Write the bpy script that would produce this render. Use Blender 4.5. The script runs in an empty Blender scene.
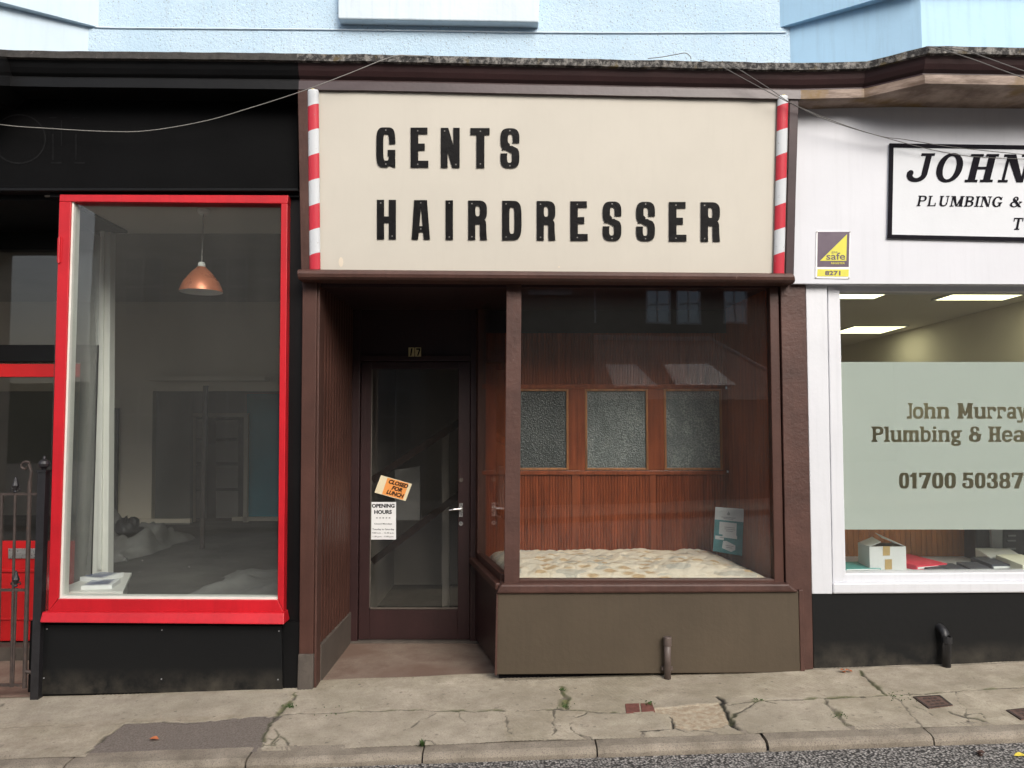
import bpy, math, random
import numpy as np
from mathutils import Vector, Matrix, geometry, noise
random.seed(7)
S = bpy.context.scene
COL = S.collection
R = math.radians
# ---------------------------------------------------------------- camera
FPX, PITCH = 796.4, R(3.3)
CAM = Vector((0, -4.9, 1.6))
FW = Vector((0, math.cos(PITCH), math.sin(PITCH)))
UP = Vector((0, -math.sin(PITCH), math.cos(PITCH)))
def ray(px, py): return FW + Vector((1, 0, 0)) * ((px - 512) / FPX) - UP * ((py - 384) / FPX)
def U(px, py, Y=0.0, z0=0.0, k=0.0):
    """measured picture point -> point on the plane y = Y + k*(z-z0)"""
    d = ray(px, py)
    t = (Y + k * (CAM.z - z0) - CAM.y) / (d.y - k * d.z)
    return CAM + d * t
def cam_setup():
    c = bpy.data.cameras.new('camera'); c.lens = 28.0; c.sensor_width = 36.0
    c.lens = FPX / 1024 * 36; c.clip_start = 0.05; c.clip_end = 600
    o = bpy.data.objects.new('camera', c); COL.objects.link(o)
    o.location = CAM; o.rotation_euler = (R(90) + PITCH, 0, 0); S.camera = o
cam_setup()

# ---------------------------------------------------------------- materials
class NT:
    def __init__(s, name):
        s.m = bpy.data.materials.new(name); s.m.use_nodes = True
        s.t = s.m.node_tree; s.t.nodes.clear()
        s.out = s.n('ShaderNodeOutputMaterial'); s.tc = s.n('ShaderNodeTexCoord')
    def n(s, kind, **kw):
        x = s.t.nodes.new(kind)
        for k, v in kw.items(): setattr(x, k, v)
        return x
    def l(s, a, b): s.t.links.new(a, b)
    def noise(s, scale, detail=4, rough=.55, vec=None, dist=0):
        x = s.n('ShaderNodeTexNoise'); x.inputs['Scale'].default_value = scale
        x.inputs['Detail'].default_value = detail; x.inputs['Roughness'].default_value = rough
        x.inputs['Distortion'].default_value = dist
        s.l(vec or s.tc.outputs['Object'], x.inputs['Vector']); return x.outputs['Fac']
    def ramp(s, fac, a, b):
        x = s.n('ShaderNodeMapRange'); x.clamp = True
        x.inputs['From Min'].default_value = a; x.inputs['From Max'].default_value = b
        s.l(fac, x.inputs['Value']); return x.outputs['Result']
    def mix(s, fac, a, b):
        x = s.n('ShaderNodeMix', data_type='RGBA')
        for sock, v in ((x.inputs['Factor'], fac), (x.inputs[6], a), (x.inputs[7], b)):
            if isinstance(v, (int, float)): sock.default_value = v
            elif isinstance(v, (tuple, list)): sock.default_value = tuple(v)[:3] + (1,)
            else: s.l(v, sock)
        return x.outputs[2]
    def math(s, op, a, b=0.0):
        x = s.n('ShaderNodeMath', operation=op)
        for i, v in enumerate((a, b)):
            if isinstance(v, (int, float)): x.inputs[i].default_value = v
            else: s.l(v, x.inputs[i])
        return x.outputs[0]
    def scaled(s, sx, sy, sz):
        x = s.n('ShaderNodeMapping'); x.inputs['Scale'].default_value = (sx, sy, sz)
        s.l(s.tc.outputs['Object'], x.inputs['Vector']); return x.outputs['Vector']
    def xyz(s):
        x = s.n('ShaderNodeSeparateXYZ'); s.l(s.tc.outputs['Object'], x.inputs[0]); return x.outputs
    def attr(s, name):
        x = s.n('ShaderNodeAttribute'); x.attribute_name = name; return x.outputs['Fac']
    def bump(s, h, strength=.3, dist=.01):
        x = s.n('ShaderNodeBump'); x.inputs['Strength'].default_value = strength
        x.inputs['Distance'].default_value = dist; s.l(h, x.inputs['Height']); return x.outputs['Normal']
    def pbr(s, col, rough=.5, metal=0, normal=None, coat=0, spec=.5):
        x = s.n('ShaderNodeBsdfPrincipled')
        def put(nm, v):
            if v is None: return
            if isinstance(v, (int, float)): x.inputs[nm].default_value = v
            elif isinstance(v, tuple): x.inputs[nm].default_value = v[:3] + (1,)
            else: s.l(v, x.inputs[nm])
        put('Base Color', col); put('Roughness', rough); put('Metallic', metal); put('Normal', normal)
        put('Coat Weight', coat); put('Specular IOR Level', spec)
        s.l(x.outputs[0], s.out.inputs[0]); return x
M = {}
def paint(name, col, rough=.45, var=.18, vs=3, wear=None, wt=.7, ws=14, bump=.12, bs=60, streak=0, stretch=(1, 1, 1), metal=0, spec=.5):
    t = NT(name)
    v = t.noise(vs, 5, .6)
    dark = tuple(c * (1 - var) for c in col); light = tuple(min(1, c * (1 + var)) for c in col)
    c = t.mix(t.ramp(v, .3, .7), dark, light)
    if streak:
        sv = t.noise(5, 4, .6, t.scaled(6, 6, .35))
        c = t.mix(t.math('MULTIPLY', t.ramp(sv, .5, .75), streak), c, tuple(x * .55 for x in col))
    r = rough
    if wear:
        w = t.ramp(t.noise(ws, 8, .72, t.scaled(*stretch)), wt, wt + .03)
        c = t.mix(w, c, wear); r = t.math('ADD', t.math('MULTIPLY', w, .3), rough)
    else:
        r = t.math('ADD', t.math('MULTIPLY', t.ramp(t.noise(vs * 3, 4), .3, .7), .18), rough - .06)
    nb = t.bump(t.noise(bs, 5, .6), bump, .006)
    t.pbr(c, r, metal, nb, 0, spec); M[name] = t.m; return t.m

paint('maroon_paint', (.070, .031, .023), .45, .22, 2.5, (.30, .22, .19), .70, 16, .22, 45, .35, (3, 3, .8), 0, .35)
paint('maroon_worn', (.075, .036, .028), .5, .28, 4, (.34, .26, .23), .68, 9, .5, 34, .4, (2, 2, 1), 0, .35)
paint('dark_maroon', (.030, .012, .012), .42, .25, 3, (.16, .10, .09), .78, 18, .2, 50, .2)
paint('umber_paint', (.074, .056, .037), .5, .12, 1.6, (.30, .27, .24), .71, 14, .2, 30, .18, (.5, 1, 1.6), 0, .4)
paint('black_paint', (.0045, .0045, .0048), .42, .3, 2, (.10, .10, .10), .80, 12, .15, 30, 0, (1, 1, 1), 0, .22)
paint('black_fascia', (.0028, .0028, .003), .6, .35, 1.5, (.05, .045, .04), .80, 10, .12, 40, 0, (1, 1, 1), 0, .08)
paint('ghost_black', (.009, .009, .0095), .6, .3, 30, None, .7, 12, .1, 40, 0, (1, 1, 1), 0, .1)
paint('red_paint', (.50, .010, .018), .38, .16, 3, (.30, .03, .035), .68, 20, .22, 40, .3)
paint('door_red', (.50, .010, .012), .35, .15, 3, None, .7, 18, .10, 60)
paint('white_paint', (.63, .64, .67), .45, .04, 2, (.50, .47, .43), .72, 12, .15, 35, .16)
paint('white_fascia', (.61, .62, .66), .6, .05, 1.3, (.55, .52, .50), .74, 10, .10, 25, .10)
paint('cream_bead', (.72, .72, .66), .5, .06, 6)
paint('cream_board', (.565, .53, .46), .5, .04, 1.6, (.50, .44, .37), .73, 5, .05, 30, .04)
paint('letter_black', (.006, .0055, .006), .4, .2, 9, None, .7, 12, .25, 70, 0, (1, 1, 1), 0, .2)
paint('print_black', (.010, .009, .013), .7, .2, 9, None, .7, 12, .1, 70, 0, (1, 1, 1), 0, .06)
paint('screw_metal', (.25, .24, .23), .4, .2, 30, metal=.8)
paint('sky_blue_paint', (.42, .65, .85), .6, .07, 1.6, (.36, .42, .47), .71, 14, .15, 30, .22)
paint('sunlit_blue_paint', (.52, .63, .72), .6, .06, 1.6, (.42, .42, .44), .74, 14, .12, 30, .14)  # lighter copy of the bay paint, with the left bay's stronger sun painted in
paint('pale_sill_paint', (.60, .69, .76), .6, .07, 2.2, (.30, .32, .24), .74, 9, .25, 30, .25)
paint('iron_black', (.018, .017, .019), .4, .3, 20, (.10, .06, .04), .66, 40, .3, 120)
paint('iron_rusty', (.050, .036, .031), .65, .3, 25, (.10, .058, .04), .6, 50, .35, 140)
paint('pipe_grey', (.10, .075, .065), .45, .25, 14, (.28, .24, .2), .70, 40, .4, 90)
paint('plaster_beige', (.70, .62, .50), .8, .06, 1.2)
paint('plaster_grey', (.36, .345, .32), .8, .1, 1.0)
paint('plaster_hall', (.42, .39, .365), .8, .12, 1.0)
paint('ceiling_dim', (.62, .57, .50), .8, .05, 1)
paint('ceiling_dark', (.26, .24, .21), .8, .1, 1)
paint('teal_wall', (.04, .38, .50), .7, .1, 1.5)
paint('dark_wood', (.035, .024, .02), .5, .2, 4)
paint('bare_floor', (.085, .08, .074), .85, .45, 1.6, (.26, .25, .235), .66, 5, .2, 20)
paint('dust_sheet', (.20, .197, .188), .9, .12, 6, None, .7, 12, .5, 18)
paint('white_gloss', (.80, .79, .74), .35, .04, 3)
paint('copper', (.46, .15, .075), .28, .15, 5, metal=.35)
paint('lamp_white', (.8, .79, .76), .5, .03, 5)
paint('paper_white', (.80, .80, .80), .7, .03, 8)
paint('paper_grey', (.55, .55, .56), .7, .05, 8)
paint('ink_dark', (.012, .011, .014), .7, .1, 8, None, .7, 12, .05, 30, 0, (1, 1, 1), 0, .1)
paint('ink_blue', (.10, .14, .30), .6, .1, 8)
paint('card_orange', (.85, .33, .08), .7, .06, 8)
paint('card_cream', (.80, .70, .48), .7, .06, 8)
paint('ink_red', (.42, .02, .02), .6, .1, 8)
paint('plate_yellow', (.62, .54, .28), .5, .1, 30)
paint('steel', (.62, .60, .58), .28, .05, 20, metal=.9)
paint('teal_card', (.05, .19, .21), .5, .25, 14)
paint('lime', (.62, .58, .05), .45, .04, 9)
paint('aubergine', (.085, .055, .085), .45, .06, 9)
paint('carton', (.70, .70, .70), .8, .05, 5)
paint('carton_inside', (.42, .36, .28), .85, .08, 5)
paint('brown_tape', (.48, .33, .14), .4, .06, 9)
paint('folder_red', (.72, .04, .08), .5, .05, 9)
paint('folder_teal', (.08, .32, .30), .5, .05, 9)
paint('book_dark', (.05, .055, .075), .5, .3, 9)
paint('pale_yellow_paper', (.74, .72, .58), .7, .05, 9)
paint('office_wall', (.82, .77, .70), .8, .04, 1.2)
paint('office_ceiling', (.84, .80, .78), .85, .04, 1.2)
paint('office_floor', (.12, .11, .10), .9, .1, 2)
paint('equipment_black', (.02, .02, .022), .4, .2, 6)
paint('equipment_grey', (.28, .28, .29), .5, .1, 6)
paint('stone_block', (.085, .07, .058), .8, .25, 9, (.18, .16, .14), .7, 20, .5, 40)
paint('skirting', (.095, .078, .064), .6, .2, 6, (.22, .2, .18), .72, 22, .3, 50)
paint('iron_cover', (.12, .07, .055), .7, .3, 40, (.16, .13, .11), .62, 90, .6, 110)
paint('leaf_orange', (.42, .13, .05), .7, .3, 60)
paint('old_brick', (.15, .055, .042), .85, .3, 30, None, .7, 12, .4, 60)
paint('leaf_yellow', (.60, .48, .06), .7, .2, 60)
paint('weed_green', (.045, .085, .018), .7, .3, 60)
paint('cable_white', (.27, .26, .24), .6, .1, 20)
paint('cable_grey', (.12, .115, .11), .6, .1, 20)
paint('slate_roof', (.10, .045, .037), .8, .2, 3, None, .7, 12, .5, 14)
def tiles():
    t = NT('slate_roof'); x = t.xyz()
    row = t.math('FRACT', t.math('MULTIPLY', x[2], 7.0)); c = t.mix(t.ramp(t.noise(3, 5), .3, .7), (.085, .040, .033), (.15, .072, .060))
    c = t.mix(t.math('LESS_THAN', row, .22), c, (.025, .015, .013)); t.pbr(c, .8, 0, t.bump(t.noise(9, 4), .4, .01)); M['slate_roof'] = t.m
tiles()
paint('rooflight', (.50, .42, .40), .5, .1, 5)
paint('dark_stone', (.055, .045, .04), .9, .3, 1.5, None, .7, 12, .5, 10)
paint('grey_harl', (.25, .24, .225), .9, .12, 1.5, None, .7, 12, .4, 10)
paint('opposite_white', (.63, .65, .68), .6, .05, 2)
paint('opposite_frame', (.26, .27, .28), .7, .1, 2)
paint('opposite_pane', (.05, .07, .10), .1, .1, 2)
paint('sky_pane', (.42, .47, .53), .08, .1, 2, metal=.85)
paint('hill_green', (.05, .07, .03), .9, .3, .2)

def wood(name, col, rough=.3):
    t = NT(name)
    g = t.noise(2.2, 6, .62, t.scaled(16, 16, 1.1), .3)
    b = t.noise(1.6, 3, .5)
    c = t.mix(t.ramp(g, .3, .7), tuple(x * .5 for x in col), tuple(x * 1.45 for x in col))
    c = t.mix(t.math('MULTIPLY', t.ramp(b, .4, .7), .55), c, tuple(x * y for x, y in zip(col, (1.7, 1.9, 1.8))))
    t.pbr(c, rough, 0, t.bump(g, .15, .003)); M[name] = t.m
wood('varnished_wood', (.205, .046, .017), .26)
paint('void_dark', (.012, .008, .008), .7, .2, 3)
paint('rail_brown', (.022, .010, .008), .8, .2, 3, None, .7, 12, .05, 30, 0, (1, 1, 1), 0, .05)
wood('bead_wood', (.30, .115, .04), .35)
wood('office_wood', (.34, .12, .032), .4)

def glass(name, tint=(.93, .95, .94), haze=0.0, spots=False, rough=0.0):
    t = NT(name)
    tr = t.n('ShaderNodeBsdfTransparent'); tr.inputs[0].default_value = tint + (1,)
    gl = t.n('ShaderNodeBsdfGlossy'); gl.inputs['Roughness'].default_value = rough
    gl.inputs[0].default_value = (1, 1, 1, 1)
    wob = t.bump(t.noise(1.3, 2, .5), .05, .02); t.l(wob, gl.inputs['Normal'])
    fr = t.n('ShaderNodeFresnel'); geo = t.n('ShaderNodeNewGeometry')
    ior = t.math('ADD', 1.5, t.math('MULTIPLY', geo.outputs['Backfacing'], 1 / 1.5 - 1.5)); t.l(ior, fr.inputs[0])
    mx = t.n('ShaderNodeMixShader'); t.l(fr.outputs[0], mx.inputs[0]); t.l(tr.outputs[0], mx.inputs[1]); t.l(gl.outputs[0], mx.inputs[2])
    last = mx
    if haze:
        df = t.n('ShaderNodeBsdfDiffuse'); df.inputs[0].default_value = (.55, .53, .50, 1)
        h = t.math('MULTIPLY', t.ramp(t.noise(1.2, 6, .7, t.scaled(1.6, 1, .5)), -.3, 1.0), haze)
        if spots:
            h = t.math('ADD', h, t.math('MULTIPLY', t.ramp(t.noise(34, 3, .6), .765, .775), .55))
        m2 = t.n('ShaderNodeMixShader'); t.l(h, m2.inputs[0]); t.l(mx.outputs[0], m2.inputs[1]); t.l(df.outputs[0], m2.inputs[2]); last = m2
    t.l(last.outputs[0], t.out.inputs[0]); M[name] = t.m
glass('window_glass', haze=.015)
glass('dusty_veil_glass', haze=.042, spots=True)  # dust specks, plus a pale veil painted in to lift the dim interior
glass('grimy_glass', (.80, .81, .80), haze=.03, rough=.28)
glass('dark_glass', (.86, .86, .84), haze=.02)

def obscure(name, k):
    t = NT(name)
    vor = t.n('ShaderNodeTexVoronoi'); vor.inputs['Scale'].default_value = 95; t.l(t.tc.outputs['Object'], vor.inputs['Vector'])
    h = t.math('ADD', vor.outputs['Distance'], t.noise(160, 3))
    c = t.mix(t.ramp(t.noise(6, 4, .6, t.scaled(1, 1, .45), .5), .35, .68), tuple(k * x for x in (.11, .122, .125)), tuple(k * x for x in (.34, .36, .35)))  # brighter blotches painted in for glimpses of reflection
    c = t.mix(t.ramp(vor.outputs['Distance'], .25, .7), c, tuple(k * x for x in (.12, .132, .135)))
    t.pbr(c, .22, 0, t.bump(h, .6, .006)); M[name] = t.m
obscure('obscure_glass', .8); obscure('obscure_glass_dark', .3); obscure('obscure_glass_pale', .95)

def roughcast():
    t = NT('roughcast_blue')
    n1 = t.noise(95, 6, .72); n2 = t.noise(200, 4, .6)
    vor = t.n('ShaderNodeTexVoronoi'); vor.inputs['Scale'].default_value = 48; t.l(t.tc.outputs['Object'], vor.inputs['Vector'])
    h = t.math('ADD', t.math('MULTIPLY', n1, 1.4), t.math('MULTIPLY', n2, .5))
    h = t.math('SUBTRACT', h, t.math('MULTIPLY', vor.outputs['Distance'], .5))
    c = t.mix(t.ramp(t.noise(2, 5), .35, .65), (.47, .635, .775), (.54, .69, .815))
    sp = t.n('ShaderNodeSeparateColor'); vp_ = t.n('ShaderNodeTexVoronoi'); vp_.inputs['Scale'].default_value = 62; t.l(t.tc.outputs['Object'], vp_.inputs['Vector']); t.l(vp_.outputs['Color'], sp.inputs[0])
    pit_shade = t.math('MULTIPLY', t.math('LESS_THAN', t.math('ADD', vp_.outputs['Distance'], t.math('MULTIPLY', n2, .25)), .36), t.math('GREATER_THAN', sp.outputs[0], .62))
    c = t.mix(t.math('MULTIPLY', pit_shade, .75), c, (.24, .29, .34))  # small shadows in the pits painted as dark specks
    sv = t.ramp(t.noise(4, 5, .65, t.scaled(4, 4, .5)), .55, .75)
    c = t.mix(t.math('MULTIPLY', sv, .35), c, (.36, .45, .52))
    t.pbr(c, .7, 0, t.bump(h, .55, .010)); M['roughcast_blue'] = t.m
roughcast()

def lead():
    t = NT('mossy_lead')
    n = t.noise(26, 7, .72); n2 = t.noise(60, 4, .6)
    c = t.mix(t.ramp(n, .46, .62), (.022, .02, .019), (.23, .218, .20))
    c = t.mix(t.ramp(t.noise(9, 5), .60, .68), c, (.10, .075, .035))
    t.pbr(c, .8, 0, t.bump(n2, .6, .01)); M['mossy_lead'] = t.m
    t = NT('stained_timber')
    n = t.noise(6, 6, .65, t.scaled(1, 1, 5))
    c = t.mix(t.ramp(n, .35, .65), (.12, .075, .05), (.33, .25, .20))
    c = t.mix(t.ramp(t.noise(3.3, 5), .58, .68), c, (.17, .10, .028))
    t.pbr(c, .6, 0, t.bump(n, .3, .01)); M['stained_timber'] = t.m
lead()
paint('lip_dark', (.035, .031, .028), .7, .5, 22, (.16, .14, .13), .62, 26, .6, 50)

def asphalt():
    t = NT('asphalt')
    vor = t.n('ShaderNodeTexVoronoi'); vor.inputs['Scale'].default_value = 85; t.l(t.tc.outputs['Object'], vor.inputs['Vector'])
    sep = t.n('ShaderNodeSeparateColor'); t.l(vor.outputs['Color'], sep.inputs[0])
    c = t.mix(sep.outputs[0], (.14, .13, .12), (.50, .47, .44))
    c = t.mix(t.ramp(vor.outputs['Distance'], .35, .65), c, (.028, .026, .025))
    t.pbr(c, .8, 0, t.bump(t.math('SUBTRACT', 1.0, vor.outputs['Distance']), .8, .008)); M['asphalt'] = t.m
asphalt()

def paving():
    t = NT('paving_stone')
    tone = t.attr('tone'); groove = t.attr('groove'); moss = t.attr('moss'); tar = t.attr('tar'); mortar = t.attr('mortar')
    n = t.noise(7, 8, .72); f = t.noise(130, 4, .65); b = t.noise(2.3, 5, .6)
    c = t.mix(t.ramp(n, .3, .72), (.285, .242, .178), (.57, .50, .395))
    c = t.mix(t.math('MULTIPLY', t.ramp(b, .4, .7), .45), c, (.25, .225, .145))
    c = t.mix(t.math('MULTIPLY', tone, .5), c, (.40, .355, .29))
    c = t.mix(t.math('MULTIPLY', t.ramp(f, .52, .68), .45), c, (.14, .115, .092))
    c = t.mix(t.math('MULTIPLY', t.ramp(t.noise(120, 3), .66, .70), .5), c, (.42, .38, .33))
    st = t.ramp(t.noise(1.3, 6, .7), .46, .66); c = t.mix(t.math('MULTIPLY', st, .34), c, (.19, .158, .115))
    c = t.mix(t.math('MULTIPLY', t.ramp(t.noise(19, 6, .75), .60, .66), .5), c, (.15, .125, .10))
    vs_ = t.n('ShaderNodeTexVoronoi'); vs_.inputs['Scale'].default_value = 11; t.l(t.tc.outputs['Object'], vs_.inputs['Vector'])
    c = t.mix(t.math('MULTIPLY', t.math('LESS_THAN', vs_.outputs['Distance'], .10), t.math('MULTIPLY', t.noise(3, 2), .9)), c, (.10, .085, .068))
    # tarmac patch and mortar repair
    tc_ = t.mix(t.ramp(t.noise(120, 4), .35, .65), (.125, .105, .088), (.225, .192, .165))
    c = t.mix(tar, c, tc_)
    mc = t.mix(t.ramp(t.noise(30, 6, .7), .4, .62), (.33, .25, .17), (.46, .40, .30))
    c = t.mix(mortar, c, mc)
    c = t.mix(groove, c, (.013, .011, .008))
    mg = t.mix(t.ramp(t.noise(40, 4), .35, .65), (.05, .06, .018), (.13, .14, .045))
    c = t.mix(moss, c, mg)
    h = t.math('ADD', t.math('MULTIPLY', f, .5), t.noise(38, 5, .65))
    t.pbr(c, .85, 0, t.bump(h, .55, .008)); M['paving_stone'] = t.m
    t = NT('kerb_stone')
    n = t.noise(6, 7, .65); f = t.noise(170, 4, .6)
    c = t.mix(t.ramp(n, .3, .7), (.19, .160, .122), (.36, .31, .245))
    c = t.mix(t.math('MULTIPLY', t.ramp(f, .5, .66), .6), c, (.075, .062, .052))
    gz = t.attr('grime'); c = t.mix(gz, c, (.055, .046, .036))
    t.pbr(c, .85, 0, t.bump(t.math('ADD', f, t.noise(30, 4)), .5, .008)); M['kerb_stone'] = t.m
    t = NT('step_concrete')
    n = t.noise(3, 7, .62); f = t.noise(140, 4)
    c = t.mix(t.ramp(n, .35, .65), (.19, .125, .095), (.31, .245, .19))
    c = t.mix(t.math('MULTIPLY', t.ramp(f, .5, .7), .4), c, (.08, .06, .05))
    c = t.mix(t.ramp(t.noise(1.6, 3), .5, .62), c, (.185, .12, .09))
    t.pbr(c, .75, 0, t.bump(f, .35, .006)); M['step_concrete'] = t.m
    t = NT('dusty_black')
    x = t.xyz()
    d = t.math('MULTIPLY', t.ramp(x[2], .15, .0), t.ramp(t.noise(5, 7, .7), .40, .75))
    c = t.mix(d, (.0062, .0066, .007), (.075, .066, .052))
    c = t.mix(t.ramp(t.noise(18, 6, .7), .765, .78), c, (.20, .2, .19))
    t.pbr(c, .45, 0, t.bump(t.noise(25, 5), .15, .006), 0, .3); M['dusty_black'] = t.m
paving()

def stripes(name, phase):
    t = NT(name); x = t.xyz()
    u = t.math('SUBTRACT', x[2], t.math('MULTIPLY', x[0], .32))
    u = t.math('FRACT', t.math('ADD', t.math('DIVIDE', u, .2975), phase))
    w = t.math('ADD', u, t.math('MULTIPLY', t.math('SUBTRACT', t.noise(9, 2), .5), .05))
    s = t.math('LESS_THAN', w, .5)
    c = t.mix(s, (.58, .605, .63), (.52, .030, .050))
    c = t.mix(t.ramp(t.noise(34, 6, .75), .64, .67), c, (.30, .28, .25))
    t.pbr(c, .42, 0, t.bump(t.noise(60, 3), .12, .005)); M[name] = t.m
stripes('barber_stripes_a', 0.164); stripes('barber_stripes_b', 0.06)

def quilt():
    t = NT('quilt_cloth')
    vor = t.n('ShaderNodeTexVoronoi'); vor.inputs['Scale'].default_value = 9; t.l(t.tc.outputs['Object'], vor.inputs['Vector'])
    sep = t.n('ShaderNodeSeparateColor'); t.l(vor.outputs['Color'], sep.inputs[0])
    mp = t.n('ShaderNodeMapping'); mp.inputs['Rotation'].default_value = (0, 0, .7); mp.inputs['Scale'].default_value = (1, 2.1, 1); t.l(t.tc.outputs['Object'], mp.inputs['Vector'])
    t.l(mp.outputs[0], vor.inputs['Vector'])
    c = t.mix(t.ramp(vor.outputs['Distance'], .30, .46), (.56, .38, .22), (.76, .63, .49))
    c = t.mix(t.math('MULTIPLY', t.ramp(sep.outputs[0], .45, .5), .8), c, (.78, .67, .55))
    c = t.mix(t.math('MULTIPLY', t.ramp(sep.outputs[1], .84, .86), .6), c, (.42, .40, .36))
    e = t.n('ShaderNodeTexVoronoi', feature='DISTANCE_TO_EDGE'); e.inputs['Scale'].default_value = 16; t.l(t.tc.outputs['Object'], e.inputs['Vector'])
    t.pbr(c, .9, 0, t.bump(t.math('ADD', t.ramp(e.outputs['Distance'], 0, .25), t.noise(50, 3)), .3, .008)); M['quilt_cloth'] = t.m
quilt()

def film():
    t = NT('frosted_film')
    d = t.n('ShaderNodeBsdfDiffuse'); d.inputs[0].default_value = (.66, .71, .67, 1)
    l_ = t.n('ShaderNodeBsdfTranslucent'); l_.inputs[0].default_value = (.55, .60, .54, 1)
    m = t.n('ShaderNodeMixShader'); m.inputs[0].default_value = .3
    t.l(d.outputs[0], m.inputs[1]); t.l(l_.outputs[0], m.inputs[2]); t.l(m.outputs[0], t.out.inputs[0]); M['frosted_film'] = t.m
    t = NT('light_panel')
    e = t.n('ShaderNodeEmission'); e.inputs[0].default_value = (1, .94, .56, 1); e.inputs[1].default_value = 2.3
    t.l(e.outputs[0], t.out.inputs[0]); M['light_panel'] = t.m
film()

# ---------------------------------------------------------------- geometry
class MB:
    def __init__(s): s.v = []; s.f = []; s.mi = []; s.cur = 0
    def face(s, pts):
        b = len(s.v); s.v += [Vector(p) for p in pts]; s.f.append(tuple(range(b, b + len(pts)))); s.mi.append(s.cur); return s
    def hexa(s, a, b):
        """a: four front corners TL TR BR BL, b: the four back corners"""
        k = len(s.v); s.v += [Vector(p) for p in a] + [Vector(p) for p in b]
        for q in ((0, 3, 2, 1), (4, 5, 6, 7), (0, 1, 5, 4), (1, 2, 6, 5), (2, 3, 7, 6), (3, 0, 4, 7)):
            s.f.append(tuple(k + i for i in q)); s.mi.append(s.cur)
        return s
    def box(s, x0, x1, y0, y1, z0, z1):
        return s.hexa([(x0, y0, z1), (x1, y0, z1), (x1, y0, z0), (x0, y0, z0)], [(x0, y1, z1), (x1, y1, z1), (x1, y1, z0), (x0, y1, z0)])
    def fb(s, c, y0, y1, z0=0, k=0, k1=None):
        """slab whose front corners TL TR BR BL were measured in the picture on the plane y0(+tilt)"""
        a = [U(p[0], p[1], y0, z0, k) for p in c]
        b = [Vector((p.x, y1 + (0 if k1 is None else k1 * (p.z - z0)), p.z)) for p in a]
        return s.hexa(a, b)
    def r(s, x0, y0, x1, y1, Y0, Y1, **kw): return s.fb([(x0, y0), (x1, y0), (x1, y1), (x0, y1)], Y0, Y1, **kw)
    def tube(s, path, rad, n=8, cap=True):
        path = [Vector(p) for p in path]; k = len(s.v); N = len(path)
        rads = rad if isinstance(rad, (list, tuple)) else [rad] * N
        up = Vector((.013, .007, 1))
        for i, p in enumerate(path):
            t = (path[min(i + 1, N - 1)] - path[max(i - 1, 0)]).normalized()
            if abs(t.dot(up.normalized())) > .95: a = t.cross(Vector((0, 1, .01))).normalized()
            else: a = t.cross(up).normalized()
            b = t.cross(a)
            for j in range(n):
                th = 2 * math.pi * j / n; s.v.append(p + (a * math.cos(th) + b * math.sin(th)) * rads[i])
        for i in range(N - 1):
            for j in range(n):
                s.f.append((k + i * n + j, k + i * n + (j + 1) % n, k + (i + 1) * n + (j + 1) % n, k + (i + 1) * n + j)); s.mi.append(s.cur)
        if cap:
            s.f.append(tuple(k + j for j in range(n))[::-1]); s.mi.append(s.cur)
            s.f.append(tuple(k + (N - 1) * n + j for j in range(n))); s.mi.append(s.cur)
        return s
    def lathe(s, prof, c, n=24, axis=None):
        """prof: list of (radius, height) round a vertical axis through c"""
        c = Vector(c); k = len(s.v)
        for r_, h in prof:
            for j in range(n):
                th = 2 * math.pi * j / n; s.v.append(c + Vector((r_ * math.cos(th), r_ * math.sin(th), h)))
        for i in range(len(prof) - 1):
            for j in range(n):
                s.f.append((k + i * n + j, k + i * n + (j + 1) % n, k + (i + 1) * n + (j + 1) % n, k + (i + 1) * n + j)); s.mi.append(s.cur)
        return s
    def grid(s, fn, nu, nv):
        k = len(s.v)
        for j in range(nv + 1):
            for i in range(nu + 1): s.v.append(Vector(fn(i / nu, j / nv)))
        for j in range(nv):
            for i in range(nu):
                a = k + j * (nu + 1) + i; s.f.append((a, a + 1, a + nu + 2, a + nu + 1)); s.mi.append(s.cur)
        return s
    def reeds(s, p0, p1, z0, z1, nrm, pitch=.021, depth=.007):
        """reeded boarding from p0 to p1 (x,y), z0..z1, rounded reeds bulging along nrm"""
        p0, p1, nrm = Vector((*p0, 0)), Vector((*p1, 0)), Vector((*nrm, 0)).normalized()
        n = max(1, round((p1 - p0).length / pitch)); prof = [(0, 0), (.12, .6), (.3, .93), (.5, 1), (.7, .93), (.88, .6)]
        pts = [p0.lerp(p1, (i + u) / n) + nrm * (depth * h) for i in range(n) for u, h in prof] + [p1]
        k = len(s.v)
        for p in pts: s.v.append(p + Vector((0, 0, z0))); s.v.append(p + Vector((0, 0, z1)))
        for i in range(len(pts) - 1):
            s.f.append((k + 2 * i, k + 2 * i + 2, k + 2 * i + 3, k + 2 * i + 1)); s.mi.append(s.cur)
        return s
    def obj(s, name, mats, parent=None, smooth=False, bevel=0.0):
        me = bpy.data.meshes.new(name)
        off = Vector(parent['_w']) if parent is not None else Vector((0, 0, 0))
        org = off
        if parent is None and s.v:
            xs = [sum((v[i] for v in s.v)) / len(s.v) for i in (0, 1)]; org = Vector((xs[0], xs[1], min(v.z for v in s.v)))
        me.from_pydata([tuple(v - org) for v in s.v], [], s.f); me.update()
        for m in (mats if isinstance(mats, (list, tuple)) else [mats]): me.materials.append(M[m])
        me.polygons.foreach_set('material_index', s.mi)
        if smooth: me.polygons.foreach_set('use_smooth', [True] * len(me.polygons))
        o = bpy.data.objects.new(name, me); COL.objects.link(o)
        o['_w'] = tuple(org)
        if parent is None: o.location = org
        else: o.parent = parent
        if bevel:
            b = o.modifiers.new('bevel', 'BEVEL'); b.width = bevel; b.segments = 2; b.limit_method = 'ANGLE'; b.angle_limit = R(40)
        return o
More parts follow.
